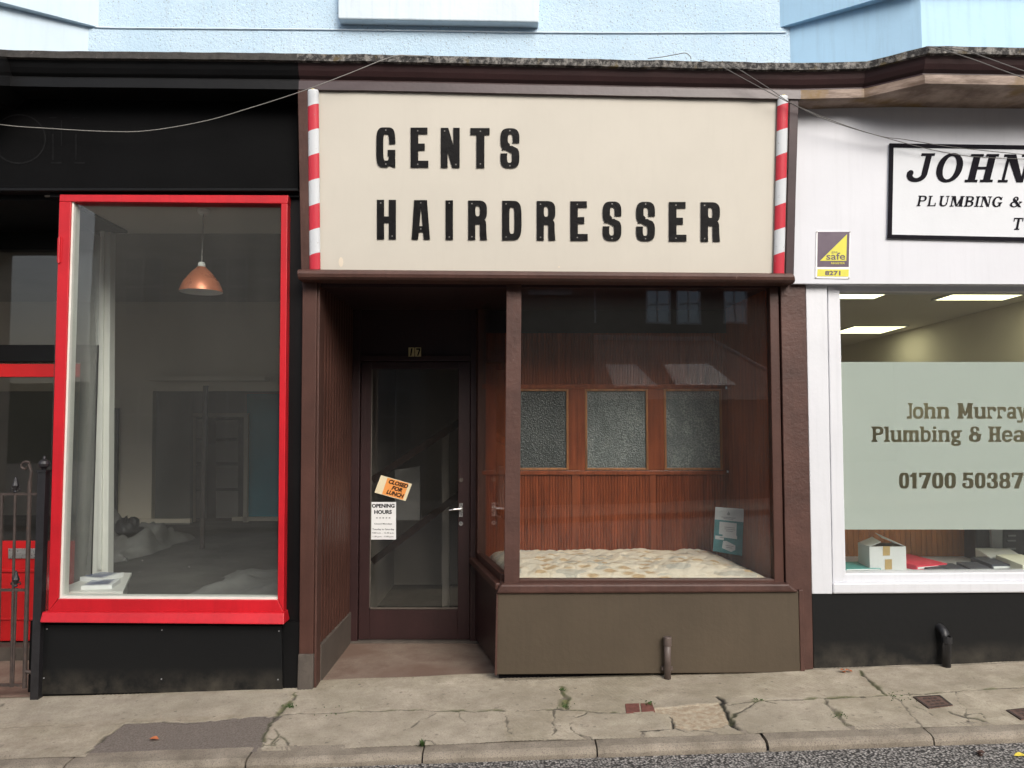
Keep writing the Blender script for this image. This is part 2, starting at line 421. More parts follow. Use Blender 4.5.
def thing(name, label, cat, loc, group=None):
    o = bpy.data.objects.new(name, None); COL.objects.link(o); o.location = loc; o.empty_display_size = .1
    o['_w'] = tuple(loc); o['label'] = label; o['category'] = cat
    if group: o['group'] = group
    return o
def tag(o, label, cat, group=None):
    o['label'] = label; o['category'] = cat
    if group: o['group'] = group
    return o
def struct(o): o['kind'] = 'structure'; return o
# pavement plane (the street rises gently to the right)
def pz(x, y): return 0.094 + 0.0345 * x + 0.03 * y
def P(px, py):
    d = ray(px, py); n = Vector((-.0345, -.03, 1)); t = (.094 - n.dot(CAM)) / n.dot(d); return CAM + d * t

# ---------------------------------------------------------------- lettering
def SE(cx, cy, rx, ry, p=2.0, n=40):
    o = []
    for i in range(n):
        a = 2 * math.pi * i / n; c, s_ = math.cos(a), math.sin(a)
        o.append((cx + rx * math.copysign(abs(c) ** (2 / p), c), cy + ry * math.copysign(abs(s_) ** (2 / p), s_)))
    return o
def RC(x0, y0, x1, y1): return [(x0, y0), (x1, y0), (x1, y1), (x0, y1)]
def cdt(opsets, base=None):
    """opsets: one list of ('+'|'-', polygon) per glyph. Returns verts, tris of their union, or of base minus them."""
    V, F, owner = [], [], []
    def add(poly):
        a = sum(poly[i][0] * poly[(i + 1) % len(poly)][1] - poly[(i + 1) % len(poly)][0] * poly[i][1] for i in range(len(poly)))
        if a < 0: poly = poly[::-1]
        k = len(V); V.extend(Vector(p) for p in poly); F.append(list(range(k, k + len(poly)))); return len(F) - 1
    for g in opsets: owner.append([(s, add(p)) for s, p in g])
    b = add(base) if base else None
    vs, es, fs, ov, oe, of = geometry.delaunay_2d_cdt(V, [], F, 1, 1e-5)
    keep = []
    for f, o in zip(fs, of):
        o = set(o); ins = False
        for g in owner:
            st = False
            for s, i in g:
                if i in o: st = s == '+'
            if st: ins = True; break
        if base: ins = (b in o) and not ins
        if ins: keep.append(tuple(f))
    return vs, keep
def glyph_px(ops, x0, y0, x1, y1, shear=0.0):
    """unit glyph (y up) -> picture coordinates of the box x0..x1, cap line y0, base line y1"""
    h = y1 - y0
    return [(s, [(x0 + (x1 - x0) * u + shear * h * v, y1 - h * v) for u, v in p]) for s, p in ops]
def plate(mb, vs, fs, fn, d0, d1):
    """solid plate from a 2D triangulation; fn(px,py,d) gives the point d in front of the board"""
    k = len(mb.v); n = len(vs)
    mb.v += [fn(v[0], v[1], d1) for v in vs] + [fn(v[0], v[1], d0) for v in vs]
    edges = {}
    for f in fs:
        a, b, c = f
        n_ = (mb.v[k + b] - mb.v[k + a]).cross(mb.v[k + c] - mb.v[k + a])
        if n_.y > 0: f = (a, c, b)
        mb.f.append(tuple(k + i for i in f)); mb.mi.append(mb.cur)
        for i in range(3):
            e = (f[i], f[(i + 1) % 3])
            if (e[1], e[0]) in edges: del edges[(e[1], e[0])]
            else: edges[e] = 1
    if d0 != d1:
        for a, b in edges: mb.f.append((k + b, k + a, k + n + a, k + n + b)); mb.mi.append(mb.cur)
def font_px(mb, body, x0, y0, x1, y1, fn, d, bold=0.0, shear=0.0, rot=0.0, align='C'):
    """built-in font, fitted to the box x0..x1, y0..y1 in picture units"""
    c = bpy.data.curves.new('t', 'FONT'); c.body = body; c.offset = bold; c.shear = shear; c.resolution_u = 3; c.align_x = 'CENTER'
    o = bpy.data.objects.new('t', c); COL.objects.link(o)
    dg = bpy.context.evaluated_depsgraph_get(); me = bpy.data.meshes.new_from_object(o.evaluated_get(dg))
    vs = [v.co.copy() for v in me.vertices]; fs = [tuple(p.vertices) for p in me.polygons]
    bpy.data.objects.remove(o); bpy.data.curves.remove(c); bpy.data.meshes.remove(me)
    ax, bx = min(v.x for v in vs), max(v.x for v in vs); ay, by = min(v.y for v in vs), max(v.y for v in vs)
    cx, cy = (x0 + x1) / 2, (y0 + y1) / 2; k = len(mb.v)
    for v in vs:
        u = x0 + (x1 - x0) * (v.x - ax) / (bx - ax) - cx; w = y1 - (y1 - y0) * (v.y - ay) / (by - ay) - cy
        mb.v.append(fn(cx + u * math.cos(rot) - w * math.sin(rot), cy + u * math.sin(rot) + w * math.cos(rot), d))
    for f in fs:
        if len(f) >= 3:
            n_ = (mb.v[k + f[1]] - mb.v[k + f[0]]).cross(mb.v[k + f[2]] - mb.v[k + f[0]])
            mb.f.append(tuple(k + i for i in (f if n_.y < 0 else f[::-1]))); mb.mi.append(mb.cur)
def cond(ch):
    """condensed heavy grotesque capitals"""
    w, h = .38, .16
    if ch == 'G': return [('+', SE(.5, .5, .5, .5, 4)), ('-', SE(.52, .5, .15, .335, 4)), ('-', RC(.5, .435, 1.1, .585)), ('+', RC(.60, .28, 1, .435)), ('+', RC(.84, 0, 1, .2)), ('-', RC(.6, -.05, .78, .035))]
    if ch == 'E': return [('+', RC(0, 0, .43, 1)), ('+', RC(0, .84, .95, 1)), ('+', RC(0, .43, .8, .6)), ('+', RC(0, 0, 1, .17))]
    if ch == 'N': return [('+', RC(0, 0, .36, 1)), ('+', RC(.66, 0, 1, 1)), ('+', [(0, 1), (.40, 1), (1, 0), (.60, 0)])]
    if ch == 'T': return [('+', RC(0, .83, 1, 1)), ('+', RC(.31, 0, .73, 1))]
    if ch == 'S':
        return [('+', SE(.5, .72, .5, .28, 3)), ('-', SE(.52, .72, .13, .14, 3)), ('-', RC(.5, .5, 1.1, .63)), ('+', SE(.5, .27, .5, .27, 3)), ('-', SE(.48, .27, .13, .135, 3)),
                ('-', RC(-.1, .37, .5, .46)), ('+', [(.0, .62), (.06, .52), (.5, .40), (.66, .36), (.99, .34), (.94, .46), (.5, .60), (.38, .66)]), ('-', RC(.5, .56, .62, .63))]
    if ch == 'H': return [('+', RC(0, 0, .38, 1)), ('+', RC(.62, 0, 1, 1)), ('+', RC(.2, .42, .8, .58))]
    if ch == 'A': return [('+', [(0, 0), (.14, 1), (.84, 1), (1, 0), (.66, 0), (.62, .19), (.40, .19), (.35, 0)]), ('-', [(.425, .34), (.595, .34), (.51, .80)])]
    if ch == 'I': return [('+', RC(0, 0, 1, 1))]
    if ch == 'R': return [('+', RC(0, 0, .5, 1)), ('+', SE(.48, .735, .52, .265, 3)), ('+', [(.5, .56), (.8, .56), (.95, .44), (.97, .2), (1, 0), (.64, 0), (.6, .3), (.5, .44)]), ('+', SE(.6, .36, .36, .18, 3)),
                          ('-', RC(-.2, .4, 0, 1.1)), ('-', SE(.5, .735, .12, .135, 3)), ('-', RC(.38, -.1, .62, .40)), ('+', RC(0, 0, .38, .45))]
    if ch == 'D': return [('+', RC(0, 0, .5, 1)), ('+', SE(.46, .5, .54, .5, 3.6)), ('-', RC(-.3, -.1, 0, 1.1)), ('-', SE(.5, .5, .13, .34, 4))]
def slab(ch, s=.24, t=.1, f=.1, xh=.74):
    """slab serif letters; s stem, t thin stroke, f serif thickness"""
    def st(x, y0=0, y1=1, w=None): w = w or s; return ('+', RC(x, y0, x + w, y1))
    def sf(x0, x1, y): return ('+', RC(x0, y, x1, y + f))
    T = 1 - f
    if ch == 'J': return [('+', SE(.44, .3, .44, .3, 2.2)), ('-', SE(.44, .32, max(.44 - s * .95, .1), .32 - t * 1.4, 2.2)), ('-', RC(-.1, .3, .88 - s, .9)), st(.88 - s, .28), ('+', SE(.14, .3, .14, .115)), sf(.42, 1.0, T)]
    if ch == 'j2': return [st(.42, 0, 1, .45), sf(.2, 1.0, T), ('+', RC(0, 0, .8, f * 1.2))]
    if ch == 'O': return [('+', SE(.5, .5, .5, .51, 2.1)), ('-', SE(.5, .5, .5 - s, .5 - t, 2.1))]
    if ch == 'H': return [st(.1), st(.9 - s), ('+', RC(.1, .5 - t / 2, .9, .5 + t / 2)), sf(0, .2 + s, 0), sf(.8 - s, 1, 0), sf(0, .2 + s, T), sf(.8 - s, 1, T)]
    if ch == 'N': return [st(.12, w=t), st(.88 - t, w=t), ('+', [(.08, 1), (.1 + s * 1.2, 1), (.88, 0), (.88 - s * .9, 0)]), sf(0, .24 + t, 0), sf(0, .2, T), sf(.72 - t, 1, T)]
    if ch == 'P': return [('+', SE(.5, .72, .5, .28, 2.6)), ('-', SE(.5, .72, .5 - s, .28 - t, 2.6)), ('-', RC(-.2, .3, .1, 1.1)), ('+', RC(.1, T, .5, 1)), ('+', RC(.1, .44, .5, .44 + t)), st(.1), sf(0, .2 + s, 0), sf(0, .3, T)]
    if ch == 'L': return [st(.1), ('+', RC(0, 0, .98, f)), ('+', RC(.85, 0, .98, .32)), sf(0, .22 + s, T)]
    if ch == 'U': return [('+', SE(.5, .35, .42, .36, 2.5)), ('-', SE(.55, .37, .42 - s * .9, .36 - t, 2.5)), ('-', RC(0, .35, 1, 1)), st(.08, .33), ('+', RC(.92 - t, .33, .92, 1)), sf(0, .18 + s, T), sf(.75 - t, 1, T)]
    if ch == 'M': return [st(.08, w=t * .9), st(.92 - s, w=s), ('+', [(.06, 1), (.1 + s, 1), (.55, .0), (.45, .0)]), ('+', [(.94, 1), (.9 - s * .6, 1), (.45, 0), (.55, 0)]), sf(0, .2 + t, 0), sf(.82 - s, 1, 0), sf(0, .2, T), sf(.8, 1, T)]
    if ch == 'm2': return [st(.06), st(.94 - s), ('+', [(.06, 1), (.06 + s, 1), (.56, .2), (.44, .2)]), ('+', [(.94, 1), (.94 - s, 1), (.44, .2), (.56, .2)]), sf(0, .12 + s, 0), sf(.88 - s, 1, 0), sf(0, .2, T), sf(.8, 1, T)]
    if ch == 'B': return [('+', SE(.5, .75, .46, .25, 2.6)), ('+', SE(.5, .27, .5, .27, 2.6)), ('-', SE(.5, .75, .46 - s, .25 - t, 2.6)), ('-', SE(.5, .27, .5 - s, .27 - t, 2.6)), ('-', RC(-.2, -.1, .1, 1.1)), ('+', RC(.1, T, .5, 1)), ('+', RC(.1, 0, .5, t)), ('+', RC(.1, .47, .5, .47 + t)), st(.1), sf(0, .3, 0), sf(0, .3, T)]
    if ch == 'I': return [st(.5 - s, w=2 * s), sf(0, 1, 0), sf(0, 1, T)]
    if ch == 'G': return [('+', SE(.5, .5, .5, .51, 2.1)), ('-', SE(.52, .5, .5 - s, .5 - t, 2.1)), ('-', RC(.62, .45, 1.2, .70)), st(.92 - s, .06, .45), ('+', RC(.88, .68, .96, .96)), sf(.58, 1.05, .45 - f)]
    if ch == 'T': return [st(.5 - s / 2), sf(0, 1, T), ('+', RC(0, .70, .1, 1)), ('+', RC(.9, .70, 1, 1)), sf(.25, .75, 0)]
    if ch == '&': return [('+', SE(.42, .76, .24, .25, 2.1)), ('-', SE(.42, .76, .24 - s * .7, .25 - t, 2.1)), ('+', SE(.38, .27, .38, .28, 2.1)), ('-', SE(.38, .27, .38 - s * .8, .28 - t, 2.1)), ('-', RC(.5, .36, .8, .6)), ('+', [(.18, .66), (.38, .78), (1, .03), (1, 0), (.78, 0)]), ('+', [(.66, .16), (.74, .12), (.96, .46), (.86, .48)]), ('+', RC(.74, .44, 1.02, .44 + t))]
    if ch == '&2': return [('+', SE(.5, .76, .38, .24, 2.6)), ('-', SE(.5, .76, .12, .12, 2.6)), ('+', SE(.5, .28, .5, .28, 2.6)), ('-', SE(.5, .28, .16, .14, 2.6)), ('-', RC(.66, .62, 1.1, .70)), ('+', RC(.7, .40, 1.04, .54))]
    # lower case
    X = xh
    if ch == 'o': return [('+', SE(.5, X / 2, .5, X / 2 + .01, 2.5)), ('-', SE(.5, X / 2, .5 - s, X / 2 - t, 2.5))]
    if ch in 'hn':
        return [('+', SE(.54, X - .26, .4, .27, 2.6)), ('-', SE(.5, X - .28, .4 - s * .75, .27 - t, 2.6)), ('-', RC(.0, -.1, 1, X - .28)), st(.06, 0, 1 if ch == 'h' else X), ('+', RC(.94 - s, 0, .94, X - .24)), sf(0, .14 + s, 0), sf(.84 - s, 1, 0), sf(-.04, .2, (1 if ch == 'h' else X) - f)]
    if ch == 'u': return [('+', SE(.46, .26, .4, .27, 2.6)), ('-', SE(.5, .28, .4 - s * .75, .27 - t, 2.6)), ('-', RC(.0, .27, 1, 1)), st(.06, .22, X), st(.92 - s, 0, X), sf(.8, 1, 0), sf(-.02, .2, X - f), sf(.55, .8, X - f)]
    if ch == 'm':
        s3 = s * .72; return [('+', RC(.04, X - .2, .92, X)), ('-', RC(.06 + s3, X - .18, .5 - s3 / 2, X - t)), ('-', RC(.5 + s3 / 2, X - .18, .94 - s3, X - t)), ('-', RC(.9, X - .06, 1, X + .1)), st(.05, 0, X, s3), st(.5 - s3 / 2, 0, X, s3), st(.95 - s3, 0, X - .05, s3), sf(0, .1 + s3, 0), sf(.45 - s3 / 2, .55 + s3 / 2, 0), sf(.9 - s3, 1, 0)]
    if ch == 'r': return [st(.08, 0, X, s * 1.2), sf(0, .26 + s, 0), sf(0, .2, X - f), ('+', SE(.62, X - .17, .36, .18, 2.4)), ('-', RC(.3, .2, .66, X - .2)), ('-', RC(.5, .2, 1.1, X - .3))]
    if ch == 'a': return [('+', SE(.5, X - .25, .44, .26, 2.8)), ('-', SE(.45, X - .25, .44 - s, .26 - t, 2.8)), ('-', RC(-.1, X - .52, .5, X - .22)), ('+', SE(.42, .22, .42, .23, 2.6)), ('-', SE(.44, .22, .42 - s, .23 - t, 2.6)), st(.94 - s, 0, X - .2), sf(.8, 1.02, 0)]
    if ch == 'y': return [('+', [(.08, X), (.08 + s * 1.1, X), (.62, .0), (.40, .0)]), ('+', [(.92, X), (.92 - s, X), (.40, -.12), (.30, -.25), (.5, -.25)]), ('+', RC(.05, -.25, .42, -.25 + t)), sf(0, .45, X - f), sf(.62, 1.02, X - f)]
    if ch == 'b': return [('+', SE(.5, X / 2, .48, X / 2 + .01, 2.6)), ('-', SE(.52, X / 2, .48 - s, X / 2 - t, 2.6)), ('-', RC(-.1, -.1, .08, 1)), st(.08, 0, 1), sf(-.03, .2, T)]
    if ch == 'l': return [st(.22, 0, 1, .56), sf(0, 1, 0), sf(0, .5, T)]
    if ch == 'i': return [st(.22, 0, X, .56), sf(0, 1, 0), sf(0, .5, X - f), ('+', RC(.22, .84, .78, 1))]
    if ch == 'g': return [('+', SE(.45, X - .27, .42, .28, 2.6)), ('-', SE(.45, X - .27, .42 - s, .28 - t, 2.6)), ('+', RC(.7, X - .12, 1.05, X)), ('+', SE(.48, -.06, .46, .20, 2.6)), ('-', SE(.48, -.07, .46 - s, .20 - t, 2.6)), ('+', RC(.1, .08, .5, .2))]
    if ch == 'e': return [('+', SE(.5, X / 2, .5, X / 2 + .01, 2.5)), ('-', SE(.5, X / 2, .5 - s, X / 2 - t, 2.5)), ('-', RC(.5, .2, 1.1, X / 2 - .04)), ('+', RC(.2, X / 2 - .05, .98, X / 2 + .07))]
    if ch == '0': return [('+', SE(.5, .5, .5, .5, 3)), ('-', SE(.5, .5, .13, .34, 3))]
    if ch == '1': return [st(.3, 0, 1, .55), ('+', [(0, .72), (.3, .72), (.3, 1)]), ('+', RC(0, .72, .35, .86))]
    if ch == '7': return [('+', RC(0, .84, 1, 1)), ('+', RC(0, .7, .2, 1)), ('+', [(.62, .86), (1, .86), (.6, 0), (.18, 0)])]
    if ch == '5': return [('+', SE(.48, .33, .52, .33, 2.8)), ('-', SE(.44, .33, .17, .19, 2.8)), ('-', RC(-.1, .3, .45, .5)), ('+', RC(.05, .5, .38, 1)), ('+', RC(.05, .84, .95, 1)), ('+', RC(0, .3, .36, .36))]
    if ch in '38':
        g = [('+', SE(.5, .74, .46, .26, 2.8)), ('-', SE(.48, .74, .13, .13, 2.8)), ('+', SE(.5, .28, .5, .28, 2.8)), ('-', SE(.48, .28, .15, .15, 2.8))]
        if ch == '3': g += [('-', RC(-.1, .38, .42, .62))]
        return g
    return []
# ================================================================= ground, road, kerb, pavement
def sheet(name, y0, y1, x0, x1, dz, m, n=1):
    mb = MB(); mb.grid(lambda u, v: (x0 + (x1 - x0) * u, y0 + (y1 - y0) * v, .094 + .0345 * (x0 + (x1 - x0) * u) - .0285 + dz), n, n)
    return struct(mb.obj(name, m))
sheet('ground', -150, 60, -90, 90, -.12, 'office_floor')
sheet('road', -8.6, -.95, -40, 40, -.050, 'asphalt')
sheet('footway', -10.6, -8.6, -40, 40, .05, 'kerb_stone')

KB, KF = -.885, -.985      # kerb back and front
def pavement():
    x0, x1, y0, y1, st = -4.3, 4.3, KB, .12, .0062
    nx, ny = int((x1 - x0) / st), int((y1 - y0) / st)
    xs = np.linspace(x0, x1, nx + 1); ys = np.linspace(y0, y1, ny + 1)
    X, Y = np.meshgrid(xs, ys)
    rng = np.random.default_rng(3)
    def sm(n, amp):   # smooth noise by bilinear lattice
        gx, gy = int((x1 - x0) * n) + 3, int((y1 - y0) * n) + 3
        L = rng.standard_normal((gy, gx)); fx = (X - x0) * n; fy = (Y - y0) * n
        ix, iy = fx.astype(int), fy.astype(int); tx, ty = fx - ix, fy - iy
        tx = tx * tx * (3 - 2 * tx); ty = ty * ty * (3 - 2 * ty)
        return amp * ((L[iy, ix] * (1 - tx) + L[iy, ix + 1] * tx) * (1 - ty) + (L[iy + 1, ix] * (1 - tx) + L[iy + 1, ix + 1] * tx) * ty)
    wx = sm(9, .009) + sm(32, .005); wy = sm(9, .008) + sm(32, .005)
    def dist(line):
        pts = [P(*q) for q in line]; d = np.full(X.shape, 9.0)
        for a, b in zip(pts, pts[1:]):
            ax, ay, bx, by = a.x, a.y, b.x, b.y
            L2 = (bx - ax) ** 2 + (by - ay) ** 2 + 1e-9
            t = np.clip(((X + wx - ax) * (bx - ax) + (Y + wy - ay) * (by - ay)) / L2, 0, 1)
            d = np.minimum(d, np.hypot(X + wx - ax - t * (bx - ax), Y + wy - ay - t * (by - ay)))
        return d
    def inside(poly):
        pts = [P(*q) for q in poly]; c = np.zeros(X.shape, bool)
        for a, b in zip(pts, pts[1:] + pts[:1]):
            if abs(b.y - a.y) < 1e-9: continue
            h = ((a.y > Y + wy) != (b.y > Y + wy)) & (X + wx < (b.x - a.x) * (Y + wy - a.y) / (b.y - a.y) + a.x); c ^= h
        return c.astype(float)
    groove = np.zeros(X.shape); moss = np.zeros(X.shape); dz = np.zeros(X.shape)
    lines = [ # polyline, half width, darkness, moss, depth
        ([(-60, 731), (60, 726), (124, 724)], .003, .35, .0, .002),
        ([(283, 714), (355, 712), (430, 711), (505, 711)], .005, .8, .45, .006),
        ([(505, 711), (560, 709), (567, 710), (600, 713), (640, 713)], .004, .75, .4, .005),
        ([(722, 705), (764, 700), (827, 698), (889, 695), (950, 692), (1040, 687)], .005, .8, .55, .006),
        ([(297, 692), (290, 703), (280, 713)], .008, .7, .7, .008),
        ([(280, 713), (272, 724), (266, 734), (263, 746)], .004, .7, .5, .004),
        ([(560, 687), (566, 698), (567, 709)], .007, .6, .85, .008),
        ([(862, 671), (875, 684), (889, 695)], .006, .9, .5, .007),
        ([(824, 698), (832, 706), (840, 717), (853, 729)], .008, .5, .9, .008),
        ([(846, 721), (861, 731)], .004, .8, .3, .004),
        ([(585, 713), (574, 719), (571, 726), (574, 732), (584, 735), (597, 742)], .004, 1, .1, .006),
        ([(555, 709), (555, 722), (552, 735)], .003, .7, 0, .003), ([(500, 743), (530, 742), (560, 740), (590, 741)], .003, .7, 0, .003),
        ([(642, 731), (660, 730), (672, 729)], .003, .9, 0, .004), ([(641, 731), (644, 740)], .003, .7, 0, .003),
        ([(668, 716), (672, 722), (675, 729)], .006, 1, 0, .006),
        ([(718, 697), (725, 708), (731, 719), (736, 727), (744, 730), (752, 735)], .008, 1, .1, .010),
        ([(733, 724), (737, 714), (745, 707), (758, 701)], .005, .9, .3, .005),
        ([(675, 727), (686, 731), (700, 729), (715, 731), (717, 737)], .004, .7, 0, .004),
        ([(264, 736), (272, 740), (280, 737), (289, 741), (296, 748)], .003, .8, .3, .003), ([(276, 728), (278, 736), (273, 744)], .003, .8, .3, .003), ([(262, 744), (274, 745), (281, 738)], .003, .7, .3, .003),
        ([(435, 713), (425, 719), (410, 727)], .003, .6, 0, .003), ([(458, 712), (466, 722)], .003, .5, 0, .002), ([(498, 711), (507, 717), (509, 735)], .003, .6, 0, .003), ([(420, 741), (432, 741), (436, 745)], .003, .8, .2, .003),
        ([(955, 692), (959, 702), (964, 715), (972, 722)], .003, .7, .2, .003), ([(948, 712), (965, 717), (980, 720), (995, 728)], .005, .8, .2, .004), ([(964, 715), (978, 713), (984, 718)], .003, .8, 0, .003), ([(966, 720), (976, 727)], .003, .8, 0, .003),
        ([(895, 697), (905, 708), (915, 718), (917, 728)], .003, .6, 0, .002), ([(911, 705), (920, 709), (933, 715)], .003, .7, .3, .003),
        ([(764, 700), (775, 703), (783, 704)], .003, .8, .1, .003), ([(800, 733), (825, 732), (850, 731)], .006, .2, .7, .002), ([(884, 727), (889, 729)], .005, .8, 0, .003),
        ([(85, 754), (97, 745), (110, 735), (124, 724)], .004, .6, .1, .004), ([(110, 735), (124, 724), (160, 722), (185, 723), (230, 719), (283, 715)], .003, .5, 0, .002),
        ([(-60, 736), (-10, 712), (6, 703)], .005, .6, .1, .004),
        ([(890, 694), (940, 672)], .0, 0, 0, 0),
    ]
    for ln, w, dk, ms, dp in lines:
        if not w: continue
        w = w * 1.12 * np.clip(1 + sm(16, .55), .35, 2.4); d = dist(ln) + sm(24, .0016)
        g = np.clip(1.5 - d / w, 0, 1); groove = np.maximum(groove, g * dk); dz -= dp * g
        if ms:
            pat = np.clip(sm(14, .9) + .35, 0, 1); m = np.clip(1.6 - d / (w * 1.9), 0, 1) * ms * pat; moss = np.maximum(moss, m); dz += .004 * m
    # joint along the foot of the shop fronts
    foot = np.clip(1 - np.abs(Y - .0 + sm(10, .008)) / .014, 0, 1) * .55; groove = np.maximum(groove, foot * (X > -.05))
    tar = inside([(124, 724), (160, 722), (185, 722.5), (230, 718.5), (283, 714), (279, 720), (272, 726), (266, 735), (262, 744), (262, 770), (70, 770), (88, 753), (97, 745), (110, 735)])
    mortar = inside([(652, 708), (690, 705), (720, 703), (726, 712), (733, 722), (728, 727), (690, 729), (674, 727), (668, 714), (656, 712)])
    dz -= .004 * tar + .006 * mortar - mortar * sm(30, .0012)
    tone = np.zeros(X.shape)
    for poly, v in (([(283, 712), (505, 710), (505, 742), (296, 748), (262, 740)], .45), ([(298, 690), (560, 686), (567, 709), (285, 714)], .35), ([(640, 700), (827, 697), (850, 730), (760, 737), (735, 727)], .5), ([(889, 695), (1100, 683), (1100, 660), (862, 670)], .1), ([(585, 713), (650, 713), (672, 729), (640, 735), (575, 735)], .3), ([(-80, 700), (290, 692), (283, 713), (-80, 727)], .6)):
        tone = np.maximum(tone, inside(poly) * v)
    # tooling marks in the dressed flags
    tool = .0012 * np.sin((X * .93 + Y * .36) * 2 * math.pi / .022) * np.clip(sm(3, .8) + .4, 0, 1) * (tar < .5)
    Z = .094 + .0345 * X + .03 * Y + dz + sm(3, .0025) + tool * (1 - groove)
    me = bpy.data.meshes.new('pavement')
    co = np.stack([X, Y, Z], -1).reshape(-1, 3)
    i = np.arange(nx)[None, :] + (nx + 1) * np.arange(ny)[:, None]
    q = np.stack([i, i + 1, i + nx + 2, i + nx + 1], -1).reshape(-1, 4)
    me.vertices.add(len(co)); me.vertices.foreach_set('co', co.ravel())
    me.loops.add(q.size); me.loops.foreach_set('vertex_index', q.ravel().astype(np.int32))
    me.polygons.add(len(q)); me.polygons.foreach_set('loop_start', np.arange(0, q.size, 4, dtype=np.int32))
    me.update(calc_edges=True)
    for n_, a in (('tone', tone), ('groove', groove), ('moss', moss), ('tar', tar), ('mortar', mortar)):
        at = me.attributes.new(n_, 'FLOAT', 'POINT'); at.data.foreach_set('value', a.ravel().astype(np.float32))
    me.polygons.foreach_set('use_smooth', np.ones(len(q), bool))
    me.materials.append(M['paving_stone'])
    o = bpy.data.objects.new('pavement', me); COL.objects.link(o); struct(o)
pavement()

def kerb():
    mb = MB(); joints = [-6.5, -3.6] + [P(px, py).x for px, py in ((70, 760), (248, 756), (423, 750), (597, 746), (769, 742), (935, 736))] + [3.2, 4.6, 6.5]
    prof = [(KB + .003, -.06), (KB + .003, -.004), (KB + .045, .0), (KF + .028, -.002), (KF + .010, -.010), (KF + .001, -.026), (KF, -.12)]
    for a, b in zip(joints, joints[1:]):
        a += .004; b -= .004 if b != joints[6] else .010; n = max(2, int((b - a) / .03)); dzz = random.uniform(-.003, .003); tl = random.uniform(-.003, .003)
        k = len(mb.v); m = len(prof)
        for i in range(n + 1):
            x = a + (b - a) * i / n; e = min(i, n - i); ch = .004 if e == 0 else 0
            for y, z in prof:
                w = noise.noise(Vector((x * 7, y * 9, z * 9))) * .004 + noise.noise(Vector((x * 23, y * 20, 3))) * .002
                mb.v.append(Vector((x, y + w * (y < KB + .02 and 0 or 1) + ch, pz(x, y) + z + dzz + w * .6 - ch)))
        for i in range(n):
            for j in range(m - 1): mb.f.append((k + i * m + j, k + i * m + j + 1, k + (i + 1) * m + j + 1, k + (i + 1) * m + j)); mb.mi.append(0)
        mb.f.append(tuple(k + j for j in range(m))); mb.mi.append(0); mb.f.append(tuple(k + n * m + j for j in range(m))[::-1]); mb.mi.append(0)
    o = mb.obj('kerb', 'kerb_stone', None, smooth=False); struct(o)
    me = o.data; z = o.location.z; at = me.attributes.new('grime', 'FLOAT', 'POINT')
    for i, v in enumerate(me.vertices):
        w = v.co + o.location; d = pz(w.x, w.y) - w.z
        at.data[i].value = min(.75, max(0, (d - .035) / .03)) * .8
    mb = MB(); mb.box(-6.5, 6.5, KF + .012, KB + .01, -.6, -.3)
    # earth bed showing dark in the joints
    mb = MB(); mb.grid(lambda u, v: (-6.5 + 13 * u, KF + .015 + (KB - KF + .03) * v, pz(-6.5 + 13 * u, -.93) - .035), 2, 1)
    mb.face([(-6.5, KF + .015, pz(-6.5, -.93) - .3), (6.5, KF + .015, pz(6.5, -.93) - .3), (6.5, KF + .015, pz(6.5, -.93) - .035), (-6.5, KF + .015, pz(-6.5, -.93) - .035)])
    struct(mb.obj('kerb_bed', 'ink_dark'))
kerb()
for sx in (-1, 1):
    mb = MB(); mb.grid(lambda u, v: (sx * (4.3 + 26 * u), KB + 1.0 * v, pz(sx * (4.3 + 26 * u), KB + 1.0 * v)), 4, 2)
    o = mb.obj('pavement', 'paving_stone'); struct(o)

# ---------------------------------------------------------------- covers, leaves, weeds on the pavement
def pq(c, up=.004):
    return [P(*q) + Vector((0, 0, up)) for q in c]
def cover(c, label, m='iron_cover', bars=True):
    t = thing('stopcock_cover', label, 'access cover', sum(pq(c), Vector()) / 4, 'iron covers set in the pavement' if bars else None)
    mb = MB(); a = pq(c, .004); b = pq(c, -.03); mb.hexa(a, b); mb.obj('lid', m, t)
    mb = MB(); A = pq(c, .0065); cen = sum(A, Vector()) / 4
    for i in range(4):
        p, q = A[i], A[(i + 1) % 4]; mb.face([p, q, cen + (q - cen) * .86, cen + (p - cen) * .86])
    for u in (.3, .5, .7):
        for v in (.25, .5, .75):
            x = A[0].lerp(A[1], u).lerp(A[3].lerp(A[2], u), v); ex = (A[1] - A[0]).normalized() * .009; ey = (A[3] - A[0]).normalized() * .007
            mb.face([x - ex - ey, x + ex - ey, x + ex + ey, x - ex + ey])
    mb.obj('raised_rim', 'iron_rusty', t)
cover([(913, 697.5), (940, 696), (953, 706), (929, 709)], 'small rusty iron cover with raised studs in front of the black vent pipe')
cover([(1006, 711), (1033, 708), (1050, 717), (1021, 720)], 'small rusty iron cover cut by the right edge, close to the kerb')
t = thing('brick_inset', 'pair of dark red bricks let into the paving below the brown stall riser', 'brick', P(639, 708))
for c in ([(625, 704), (639, 703.6), (640, 712), (626, 713)], [(640.5, 703.6), (652, 703.2), (655, 711), (641.5, 712)]):
    mb = MB(); mb.hexa(pq(c, .003), pq(c, -.03)); mb.obj('brick', 'old_brick', t, bevel=.003)
